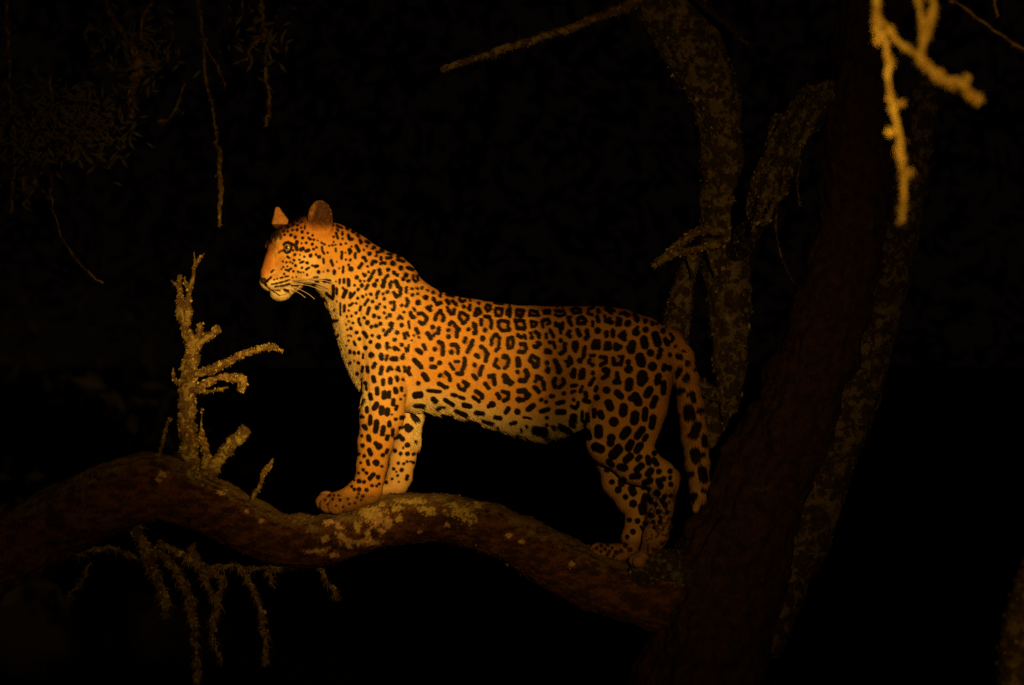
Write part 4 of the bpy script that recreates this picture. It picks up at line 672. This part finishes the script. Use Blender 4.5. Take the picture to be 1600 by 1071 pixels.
wx = [494, 505, 526, 545, 562, 600, 650, 700, 800, 850, 920, 980, 1030, 1060, 1075]
ww = [36, 42, 46, 50, 54, 58, 60, 64, 69, 67, 58, 54, 42, 22, 6]
def smooth1(a, k=7):
    ker = np.hanning(k + 2)[1:-1]; ker /= ker.sum(); pad = k // 2
    return np.convolve(np.pad(a, pad, mode='edge'), ker, 'valid')
top = smooth1(np.interp(X, tx, tt)) + 1.5; bot = smooth1(np.interp(X, bx, bb), 5) - 1.5; wid = smooth1(np.interp(X, wx, ww))
c = ((top + bot) / 2)[:, None, None]; hh = ((bot - top) / 2)[:, None, None]; wv = wid[:, None, None]
ny = (YY - c) / hh; nd = DD / wv
f = (np.abs(ny) ** 2.15 + np.abs(nd) ** 2.15 + 1e-6) ** (1 / 2.15)
FT = ((f - 1) * np.minimum(hh, wv)).astype(np.float32)
gxx, gyy, gdd = np.gradient(FT, H)
FT = FT / np.clip(np.sqrt(gxx ** 2 + gyy ** 2 + gdd ** 2), .35, 4)
# end caps of the loft
FT = np.maximum(FT, (496 - XX)); FT = np.maximum(FT, (XX - 1070))
SD = FT.astype(np.float32); del gxx, gyy, gdd, f
def smin(a, b_, k):
    h = np.clip(.5 + .5 * (b_ - a) / k, 0, 1)
    return b_ * (1 - h) + a * h - k * h * (1 - h)
def _box(lo, hi, pad):
    s = []
    for ax, arr in enumerate((X, Y, D)):
        i0 = np.searchsorted(arr, lo[ax] - pad); i1 = np.searchsorted(arr, hi[ax] + pad); s.append(slice(max(0, i0), max(0, i1)))
    return tuple(s)
def cone(p, q, r1, r2, k=8, wd=1.0, sub=False):
    """round cone p->q; wd squeezes it across the body"""
    p = np.array(p, float); q = np.array(q, float); R = max(r1, r2)
    s = _box(np.minimum(p, q) - R, np.maximum(p, q) + R, k + 4)
    x = XX[s[0]] - p[0]; y = YY[:, s[1]] - p[1]; z = (DD[:, :, s[2]] - p[2]) / wd
    b_ = q - p; b_[2] /= wd; L = (b_ ** 2).sum() + 1e-9
    t_ = np.clip((x * b_[0] + y * b_[1] + z * b_[2]) / L, 0, 1)
    d = np.sqrt((x - t_ * b_[0]) ** 2 + (y - t_ * b_[1]) ** 2 + (z - t_ * b_[2]) ** 2) - (r1 + (r2 - r1) * t_)
    if wd < 1: d = d * (.5 + .5 * wd)
    if sub: SD[s] = -smin(-SD[s], d, k)
    else: SD[s] = smin(SD[s], d, k)
def chain(pts, k=8, wd=1.0):
    for a, b_ in zip(pts[:-1], pts[1:]): cone(a[:3], b_[:3], a[3], b_[3], k, wd)
def ell(cn, rad, k=8, rot=None, sub=False):
    """ellipsoid; rot = 3x3 with rows the local axes"""
    cn = np.array(cn, float); R = max(rad)
    s = _box(cn - R, cn + R, k + 3)
    x = XX[s[0]] - cn[0]; y = YY[:, s[1]] - cn[1]; z = DD[:, :, s[2]] - cn[2]
    if rot is None: a, b_, c_ = x, y, z
    else:
        a = rot[0][0] * x + rot[0][1] * y + rot[0][2] * z; b_ = rot[1][0] * x + rot[1][1] * y + rot[1][2] * z; c_ = rot[2][0] * x + rot[2][1] * y + rot[2][2] * z
    k0 = np.sqrt((a / rad[0]) ** 2 + (b_ / rad[1]) ** 2 + (c_ / rad[2]) ** 2) + 1e-6
    k1 = np.sqrt((a / rad[0] ** 2) ** 2 + (b_ / rad[1] ** 2) ** 2 + (c_ / rad[2] ** 2) ** 2) + 1e-6
    d = k0 * (k0 - 1) / k1
    if sub: SD[s] = -smin(-SD[s], d, k)
    else: SD[s] = smin(SD[s], d, k)
# shoulders and forelegs (near side is negative depth)
def rotz(a):
    c_, s_ = math.cos(a), math.sin(a)
    return [(c_, s_, 0), (-s_, c_, 0), (0, 0, 1)]
ell((602, 545, -36), (36, 82, 30), 9, rotz(.10))
ell((615, 470, -30), (34, 56, 24), 14, rotz(-.35))
ell((602, 545, 36), (36, 82, 30), 9)
chain([(603, 600, -40, 35), (598, 650, -40, 32.5), (588, 690, -36, 25.5), (582, 725, -30, 22), (579, 748, -26, 21), (578, 766, -24, 20)], 6, .8)
chain([(562, 766, -26, 18), (546, 780, -28, 17), (526, 784, -30, 16)], 7, 1.1)
cone((578, 768, -24), (555, 778, -26), 19, 16, 6, .9)
for k_, (u0, v0, d0) in enumerate([(528, 789, -48), (515, 787, -39), (508, 783, -27), (511, 779, -15)]):
    ell((u0, v0, d0), (13, 12, 6.2), 1.2)
chain([(620, 600, 36, 34), (637, 650, 34, 20.5), (635, 690, 28, 19.5), (629, 720, 24, 18.5), (624, 745, 20, 18.5), (619, 757, 18, 17)], 6, .8)
chain([(617, 762, 18, 15), (590, 776, 20, 14), (565, 782, 20, 13)], 6, 1.0)
for (u0, v0, d0) in [(556, 784, 10), (552, 783, 19), (556, 784, 28)]: ell((u0, v0, d0), (11, 9, 6), 3)
# near hind leg
ell((985, 585, -30), (62, 92, 34), 12, rotz(-.10))
chain([(985, 600, -40, 58), (962, 660, -42, 46), (952, 688, -40, 36)], 10, .72)
chain([(1000, 640, -38, 40), (990, 690, -38, 31)], 10, .7)
chain([(955, 690, -40, 34), (995, 722, -38, 31), (1030, 742, -34, 23), (1036, 748, -32, 20)], 7, .7)
chain([(1035, 746, -30, 19), (1031, 790, -24, 20), (1024, 835, -22, 18), (1016, 860, -22, 16)], 7, .85)
chain([(1016, 864, -28, 14), (1002, 872, -34, 13)], 5, 1.1)
for (u0, v0, d0) in [(997, 875, -46), (992, 874, -36), (996, 875, -26)]: ell((u0, v0, d0), (10, 8.5, 6), 3)
# far hind leg
chain([(975, 650, 20, 46), (962, 715, 10, 30), (968, 752, 8, 26), (988, 782, 6, 23)], 8, .75)
chain([(1008, 780, 8, 24), (999, 812, 6, 21), (988, 840, 6, 16), (985, 856, 8, 14)], 6, .85)
cone((985, 782, 8), (1008, 780, 8), 22, 22, 6, .8)
chain([(982, 862, 16, 13), (962, 866, 8, 14), (945, 864, 4, 14)], 6, 1.1)
for (u0, v0, d0) in [(937, 866, -10), (933, 863, -1), (935, 862, 9), (942, 864, 17)]: ell((u0, v0, d0), (12, 13, 6.4), 1.2)
# tail
chain([(1046, 535, 0, 18), (1063, 556, 0, 16), (1072, 590, 2, 16), (1079, 632, 6, 17), (1086, 680, 12, 18), (1090, 722, 16, 16), (1093, 752, 12, 12.5), (1091, 776, 6, 9), (1087, 796, 0, 5)], 5)
cone((643, 485, -62), (640, 640, -59), 2.2, 3, 6, sub=True)
cone((560, 470, -52), (575, 640, -62), 1.5, 2, 9, sub=True)
cone((928, 590, -60), (906, 668, -50), 2.0, 3, 6, sub=True)
cone((1010, 545, -52), (1022, 660, -40), 1.5, 2, 9, sub=True)
# loose skin over muscle
_s = np.s_[60:300]
_g = np.stack(np.broadcast_arrays(XX[_s] / 30., YY / 44., DD / 30.), -1)[::2, ::2, ::2]
_n = vnoise(_g, 91) + .5 * vnoise(_g * 2.1, 92)
_n = np.repeat(np.repeat(np.repeat(_n, 2, 0), 2, 1), 2, 2)[:SD[_s].shape[0], :SD.shape[1], :SD.shape[2]].astype(np.float32)
for ax in range(3):
    for _ in range(2): _n = (np.roll(_n, 1, ax) + 2 * _n + np.roll(_n, -1, ax)) / 4
SD[_s] += 1.3 * _n * (sstep(528, 560, X[_s])[:, None, None]).astype(np.float32)
# neck
ell((545, 425, 0), (52, 70, 44), 18, rotz(-.7))
# ---- head, in its own frame: F forward, R to the far side, Z up
YAW = math.radians(31); PIT = .08
fx = np.array([-math.cos(YAW), PIT, -math.sin(YAW)]); fx /= np.linalg.norm(fx)
rx = np.array([-math.sin(YAW), 0, math.cos(YAW)])
zx = np.array([0, -1.0, 0]); zx = zx - fx * (zx @ fx); zx /= np.linalg.norm(zx)
HO = np.array([484, 391, -4.])
def hp(F_, R_, Z_): return tuple(HO + fx * F_ + rx * R_ + zx * Z_)
HR = [tuple(fx), tuple(rx), tuple(zx)]
ell(hp(0, 0, 3), (44, 43, 50), 10, HR)                 # braincase
ell(hp(34, 0, 8), (31, 33, 33), 10, HR)                # brow
ell(hp(16, -26, -22), (30, 17, 30), 10, HR)            # cheeks
ell(hp(16, 26, -22), (30, 17, 30), 10, HR)
cone(hp(52, 0, 4), hp(75, 0, -29), 19, 11.5, 8)        # nose bridge
ell(hp(67, -9, -45), (18, 12.5, 13), 4, HR)            # whisker pads
ell(hp(68, 9, -44), (17, 12.5, 14), 5, HR)
ell(hp(80.5, 0, -36), (6.5, 8, 6), 4, HR)              # nose tip
cone(hp(32, 0, -44), hp(56, 0, -60), 17, 12.5, 7)      # lower jaw
ell(hp(57, -1, -63), (16, 12, 11), 5, HR)
ell(hp(44, -10, -32), (22, 18, 22), 6, HR)
ell((421, 384, -10), (6, 8, 9), 4)             # chin
cone(hp(84, -1, -57), hp(52, -20, -64), 1.3, 1.3, 1.2, sub=True)    # mouth line
cone(hp(52, -15, 24), hp(40, -28, 20), 6, 5, 5)        # brow ridges
cone(hp(52, 15, 24), hp(40, 28, 20), 6, 5, 5)
def surf_d(u, v):
    """depth of the near surface at (u,v)"""
    i = int(round((u - X[0]) / H)); j = int(round((v - Y[0]) / H)); col_ = SD[i, j]
    k = np.argmax(col_ < 0)
    if col_.min() >= 0: return None
    a, b_ = col_[k - 1], col_[k]
    return D[k - 1] + H * a / (a - b_)
EYE = np.array([453.2, 388.3, 0]); EYE[2] = surf_d(453, 388) + 3.0
ELOOK = np.array([-.35, .02, -.94]); ELOOK /= np.linalg.norm(ELOOK)
cone(EYE + ELOOK * 6, EYE, 6.2, 6.8, 1.5, sub=True)
def eyelid(c_, right, up, look, rr):
    ring = [c_ + right * rr * 1.15 * math.cos(a) + up * (rr * .95 * math.sin(a)) + look * 2.0 for a in np.linspace(0, 2 * math.pi, 15)]
    for a, b_ in zip(ring[:-1], ring[1:]): cone(a, b_, 1.5, 1.5, 1.5)
ER = np.cross(ELOOK, [0, 1, 0]); ER /= np.linalg.norm(ER); EU = np.cross(ER, ELOOK)
eyelid(EYE, ER, EU, ELOOK, 7.0)
FEYE = np.array(hp(52, 22, 8))
# ears
def ear(cn, rad, look, up):
    look = np.array(look, float); look /= np.linalg.norm(look); up = np.array(up, float); up -= look * (up @ look); up /= np.linalg.norm(up)
    side = np.cross(up, look)
    rot = [tuple(side), tuple(up), tuple(look)]
    ell(cn, rad, 4, rot)
    ell(np.array(cn) + look * rad[2] * .9 + up * 2.0, (rad[0] * .66, rad[1] * .70, rad[2] * .6), 4.0, rot, sub=True)
ear((502, 343, -31), (18.5, 27, 12), (.25, .0, -.97), (-.03, -1, 0))
ell((499, 362, -31), (20, 15, 13), 7)
cone((434, 346, 27), (431, 326, 31), 11.5, 3.2, 4, .6)
cone((441, 345, 26), (432, 327, 31), 7.5, 3, 4, .6)

def surface_nets(A):
    nx, ny_, nz = A.shape
    neg = A < 0
    cnt = np.zeros((nx - 1, ny_ - 1, nz - 1), np.int8)
    for a in (0, 1):
        for b_ in (0, 1):
            for c_ in (0, 1): cnt += neg[a:nx - 1 + a, b_:ny_ - 1 + b_, c_:nz - 1 + c_]
    act = (cnt > 0) & (cnt < 8)
    I = np.argwhere(act); vid = -np.ones(act.shape, np.int64); vid[act] = np.arange(len(I))
    acc = np.zeros((len(I), 3)); num = np.zeros(len(I))
    cr_ = [(a, b_, c_) for a in (0, 1) for b_ in (0, 1) for c_ in (0, 1)]
    for p in cr_:
        for ax in range(3):
            if p[ax] == 1: continue
            q = list(p); q[ax] = 1
            va = A[I[:, 0] + p[0], I[:, 1] + p[1], I[:, 2] + p[2]]; vb = A[I[:, 0] + q[0], I[:, 1] + q[1], I[:, 2] + q[2]]
            m = (va < 0) != (vb < 0); t_ = np.zeros(len(I)); t_[m] = va[m] / (va[m] - vb[m])
            pos = np.tile(np.array(p, float), (len(I), 1)); pos[:, ax] += t_
            acc[m] += pos[m]; num[m] += 1
    V = I + acc / num[:, None]
    Fs = []
    for ax in range(3):
        sl0 = [slice(1, -1)] * 3; sl0[ax] = slice(0, -1); sl1 = list(sl0); sl1[ax] = slice(1, None)
        a = neg[tuple(sl0)]; b_ = neg[tuple(sl1)]
        E = np.argwhere(a != b_); off = np.ones(3, int); off[ax] = 0; E = E + off
        fl = neg[E[:, 0], E[:, 1], E[:, 2]]
        o1, o2 = [i for i in range(3) if i != ax]
        if ax == 1: o1, o2 = o2, o1
        def g_(d1, d2):
            q = E.copy(); q[:, o1] -= d1; q[:, o2] -= d2
            return vid[q[:, 0], q[:, 1], q[:, 2]]
        quad = np.stack([g_(0, 0), g_(1, 0), g_(1, 1), g_(0, 1)], -1)
        quad[fl] = quad[fl][:, ::-1]
        Fs.append(quad)
    return V, np.vstack(Fs)
SD[:, :, 0] = 5; SD[:, :, -1] = 5; SD[0] = 5; SD[-1] = 5; SD[:, 0] = 5; SD[:, -1] = 5
V, F = surface_nets(SD)
# drawing space (y down) mirrors the world: keep outward faces by checking volume sign below
def trilin(A, V):
    i = np.clip(np.floor(V).astype(int), 0, np.array(A.shape) - 2); f_ = V - i; r = 0
    for a in (0, 1):
        for b_ in (0, 1):
            for c_ in (0, 1):
                wgt = (f_[:, 0] if a else 1 - f_[:, 0]) * (f_[:, 1] if b_ else 1 - f_[:, 1]) * (f_[:, 2] if c_ else 1 - f_[:, 2])
                r = r + wgt * A[i[:, 0] + a, i[:, 1] + b_, i[:, 2] + c_]
    return r
GR = [g_.astype(np.float32) for g_ in np.gradient(SD, 1.0)]
def sdf_normal(Vg):
    n_ = np.stack([trilin(g_, Vg) for g_ in GR], -1)
    return n_ / (np.linalg.norm(n_, axis=1)[:, None] + 1e-9)
# split each quad once so the coat is finely sampled
def subdivide(V, F):
    E = np.concatenate([F[:, [0, 1]], F[:, [1, 2]], F[:, [2, 3]], F[:, [3, 0]]])
    Es = np.sort(E, 1); key = Es[:, 0].astype(np.int64) * len(V) + Es[:, 1]
    uq, inv = np.unique(key, return_inverse=True); inv = inv.ravel()
    ev = np.stack([uq // len(V), uq % len(V)], -1)
    mid = V[ev].mean(1); cen = V[F].mean(1); m = len(F)
    e = inv.reshape(4, m) + len(V); c_ = np.arange(m) + len(V) + len(uq)
    Fn = np.concatenate([np.stack([F[:, 0], e[0], c_, e[3]], -1), np.stack([e[0], F[:, 1], e[1], c_], -1), np.stack([c_, e[1], F[:, 2], e[2]], -1), np.stack([e[3], c_, e[2], F[:, 3]], -1)])
    return np.vstack([V, mid, cen]), Fn
V, F = subdivide(V, F)
for _ in range(2):
    V = V - sdf_normal(V) * np.clip(trilin(SD, V) / H, -.5, .5)[:, None] * .8
org = np.array([X[0], Y[0], D[0]])
PD = V * H + org
Wp = world_pts(PD)
vol = np.einsum('ij,ij->i', Wp[F[:, 0]], np.cross(Wp[F[:, 1]], Wp[F[:, 2]])).sum()
if vol < 0: F = F[:, ::-1]
leo = empty("leopard", W3(760, 800, 0), "spotted leopard standing alert on the bowed limb, looking left in the lamplight", "leopard")
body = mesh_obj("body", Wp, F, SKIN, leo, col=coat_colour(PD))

# ---- short fur all over, longer on chest, belly and tail
tri = np.concatenate([F[:, [0, 1, 2]], F[:, [0, 2, 3]]])
ar = np.linalg.norm(np.cross(PD[tri[:, 1]] - PD[tri[:, 0]], PD[tri[:, 2]] - PD[tri[:, 0]]), axis=1)
NH = 330000
r_ = np.random.default_rng(3)
headw = np.where(PD[tri[:, 0]][:, 0] < 530, 1.8, 1.0) * np.where(PD[tri[:, 0]][:, 2] > 25, .45, 1.0)
pr = ar * headw; ti = r_.choice(len(tri), NH, p=pr / pr.sum())
a = r_.random((NH, 2)); fl = a.sum(1) > 1; a[fl] = 1 - a[fl]
T0 = PD[tri[ti, 0]]; T1 = PD[tri[ti, 1]]; T2 = PD[tri[ti, 2]]
P = T0 + (T1 - T0) * a[:, :1] + (T2 - T0) * a[:, 1:]
Nn = sdf_normal((P - org) / H)
u, v, d = P[:, 0], P[:, 1], P[:, 2]
flow = np.zeros((NH, 3)); flow[:, 0] = 1.0; flow[:, 1] = .35
leg = sstep(630, 700, v); flow[:, 0] = flow[:, 0] * (1 - leg) + .15 * leg; flow[:, 1] += leg
nk = (u < 600) & (v < 600); flow[nk, 1] = .8
ta = (u > 1052) & (v > 560); flow[ta] = (.1, 1, 0)
hdm = u < 495; flow[hdm, 0] = 1; flow[hdm, 1] = np.clip((v[hdm] - 405) / 45, -.8, 1)
chin = (u < 475) & (v > 450); flow[chin, 1] = 1.2
paw = ((v > 765) & (u < 660)); flow[paw] = (-.6, .6, 0)
earm = (np.hypot((u - 502) / 21, (v - 340) / 27) < 1) & (v < 364); flow[earm] = (.0, -1, 0)
flow += .14 * np.stack([vnoise(P / 9., 31), vnoise(P / 9., 32), vnoise(P / 9., 33)], -1) + .06 * r_.normal(size=(NH, 3))
flow -= Nn * (flow * Nn).sum(1)[:, None]; flow /= np.linalg.norm(flow, axis=1)[:, None] + 1e-6
L = np.full(NH, 3.8)
L += 1.5 * sstep(540, 620, u) * sstep(640, 560, v)
bel = np.interp(u, BX, BYv)
nearb = sstep(26, 4, bel - v) * (u > 640) * (u < 905) * (v < 705)
L += nearb * (4 + 9 * sstep(780, 830, u) * sstep(905, 860, u)) * (.6 + .8 * (vnoise(np.stack([u / 7, v / 7, d / 7], -1), 44) > 0))
ch = sstep(12, 2, u - np.interp(v, [462, 480, 500, 525, 550, 578, 600, 625], [505, 515, 520, 524, 531, 543, 556, 566])) * (v > 470) * (v < 630)
L += 5 * ch
L = np.where(hdm, 2.6, L); L = np.where(hdm & (u < 430), 1.8, L)
L = np.where(chin, 4.5, L)
L = np.where((u > 1052), 10., L)
L = np.where((v > 700) & (u < 680), 3.4, L); L = np.where(v > 780, 3.0, L)
L = np.where(earm, 4.2, L)
L *= r_.uniform(.7, 1.15, NH)
lift = np.where(hdm, .16, .18) + .25 * ch + .3 * nearb + r_.uniform(-.05, .08, NH) + .15 * earm + .22 * (u > 1052) + .06 * (v < 520)
eyem = np.linalg.norm(P - EYE, axis=1) < 10.0
mouthm = (np.abs(v - np.interp(u, [412, 422, 432, 441, 452], [445, 450, 458, 462.5, 459])) < 1.6) & (u < 456) & (u > 410)
nosem = np.linalg.norm(P - np.array(hp(84, 0, -41)), axis=1) < 8.5
keep = ~(eyem | mouthm | nosem)
P, Nn, flow, L, lift = P[keep], Nn[keep], flow[keep], L[keep], lift[keep]
n = len(P)
K = 4
s_ = np.linspace(0, 1, K)
pts = np.empty((n, K, 3))
for k in range(K):
    s1 = s_[k]
    bend = lift * (1.25 - .5 * s1)
    pts[:, k] = P + flow * (L * s1 * .95)[:, None] + Nn * (L * s1 * bend)[:, None] + np.array([0, 1, 0]) * (.10 * L * s1 ** 2)[:, None] - Nn * (.35 if k == 0 else 0)
mid = P + flow * (L * .5)[:, None]
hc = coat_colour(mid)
hc *= np.random.default_rng(5).uniform(.92, 1.08, (n, 1))
cu = bpy.data.hair_curves.new("fur")
cu.add_curves([K] * n)
cu.position_data.foreach_set("vector", world_pts(pts.reshape(-1, 3)).astype(np.float32).ravel())
ra = cu.attributes.new("radius", 'FLOAT', 'POINT') if "radius" not in cu.attributes else cu.attributes["radius"]
base_r = np.clip(L / 5, .6, 1.2)[:, None] * np.array([1.0, .95, .75, .12])[None] * .00042
ra.data.foreach_set("value", base_r.astype(np.float32).ravel())
ca = cu.attributes.new("coat", 'FLOAT_COLOR', 'CURVE')
c4 = np.ones((n, 4), np.float32); c4[:, :3] = hc; ca.data.foreach_set("color", c4.ravel())
cn_ = cu.attributes.new("coat_normal", 'FLOAT_VECTOR', 'CURVE')
jn = np.random.default_rng(8).normal(size=(n, 3)) * (.12 + .45 * ch[keep] + .25 * nearb[keep])[:, None]
wn = np.stack([Nn[:, 0], Nn[:, 2], -Nn[:, 1]], -1) + jn + np.array([0, -1., 0]) * (.15 + .6 * np.clip(ch[keep] + .6 * nearb[keep], 0, 1))[:, None] + np.stack([flow[:, 0], flow[:, 2], -flow[:, 1]], -1) * .12
wn /= np.linalg.norm(wn, axis=1)[:, None]
cn_.data.foreach_set("vector", wn.astype(np.float32).ravel())
cu.materials.append(FUR)
fo = bpy.data.objects.new("fur", cu); link(fo, leo); fo["kind"] = "stuff"

# ---- eyes
def uv_ball(c_, look, r, nu=32, nv=20, flat=(1, 1, 1)):
    look = np.array(look, float); look /= np.linalg.norm(look)
    a_ = np.cross([0, 1., 0], look); a_ /= np.linalg.norm(a_); b_ = np.cross(look, a_)
    th = np.linspace(0, np.pi, nv + 1)[:, None]; ph = np.linspace(0, 2 * np.pi, nu, endpoint=False)[None]
    V = (np.sin(th) * np.cos(ph))[..., None] * a_ * flat[0] + (np.sin(th) * np.sin(ph))[..., None] * b_ * flat[1] + (np.cos(th) + 0 * ph)[..., None] * look * flat[2]
    ii = np.arange((nv + 1) * nu).reshape(nv + 1, nu)
    F = np.stack([ii[:-1], np.roll(ii, -1, 1)[:-1], np.roll(ii, -1, 1)[1:], ii[1:]], -1).reshape(-1, 4)
    ang = np.repeat(th, nu, 1).ravel(); pa = np.repeat(ph, nv + 1, 0).ravel()
    return (V * r + np.array(c_)).reshape(-1, 3), F, ang, pa
EYEM = mat_attr("eye_surface", .16, 0, spec=1.0)
for (c_, lk) in ((EYE, ELOOK), (FEYE, -rx * -.75 + fx * .66)):
    Vv, Ff, ang, pa = uv_ball(c_, lk, 6.6, 40, 40)
    col = np.tile(np.array([.02, .015, .01]), (len(Vv), 1))
    iris = ang < .98; rr_ = ang / .98
    ic = np.array([.50, .38, .22])[None] * (.55 + .6 * np.clip(1 - rr_, 0, 1))[:, None] * (1 + .18 * np.sin(pa * 17))[:, None]
    col[iris] = ic[iris]
    ic2 = sstep(.62, .42, ang)[:, None]; col = np.where(iris[:, None], col * (1 - ic2) + np.array([.11, .06, .035]) * ic2, col); col[ang < .24] = (.02, .012, .01)
    mesh_obj("eye", world_pts(Vv), Ff, EYEM, leo, col=col)
# ---- nose leather with nostrils
NOSE = mat_plain("nose_leather", (.035, .018, .014), .45, .5)
nc = np.array(hp(82.5, 0, -41.5))
Vv, Ff, ang, pa = uv_ball(nc, fx, 1.0, 32, 24, (9.0, 6.2, 5.6))
rel = Vv - nc; lr = rel @ rx; lz = rel @ zx
for sgn in (-1, 1):
    dd_ = np.hypot(lr - sgn * 5.2, (lz + .5) * 1.1); Vv -= fx * (2.8 * np.exp(-(dd_ / 2.0) ** 2))[:, None]
Vv -= fx * (1.2 * np.exp(-(lr / 1.0) ** 2) * (lz < 1))[:, None]
mesh_obj("nose", world_pts(Vv), Ff, NOSE, leo)
# ---- whiskers
WH = mat_plain("whisker", (.60, .48, .34), .35, .5)
wk = [((452, 440), (478, 438), (506, 439), (521, 443)), ((455, 443), (480, 441), (503, 445), (518, 452)), ((458, 446), (478, 446), (494, 450), (505, 455)), ((456, 449), (470, 453), (484, 460), (494, 468)),
      ((450, 452), (462, 455), (472, 460), (480, 466)), ((460, 441), (476, 438), (496, 436), (512, 437)), ((464, 455), (470, 449), (477, 443), (486, 438))]
for i, w4 in enumerate(wk):
    sd = surf_d(*map(int, w4[0]))
    d0 = (sd if sd is not None else -50) + 1
    q = [(w4[k][0], w4[k][1], d0 - [0, 7, 11, 13][k] * .9, [.36, .32, .24, .1][k]) for k in range(4)]
    q = smooth_path(q, 3); q[:, 3] = np.interp(np.linspace(0, 1, len(q)), [0, 1], [.19, .09])
    Vv, Ff, _, _ = tube(q, step=3, sides=6, amp=0, fine=0)
    mesh_obj("whisker", world_pts(Vv), Ff, WH, leo)
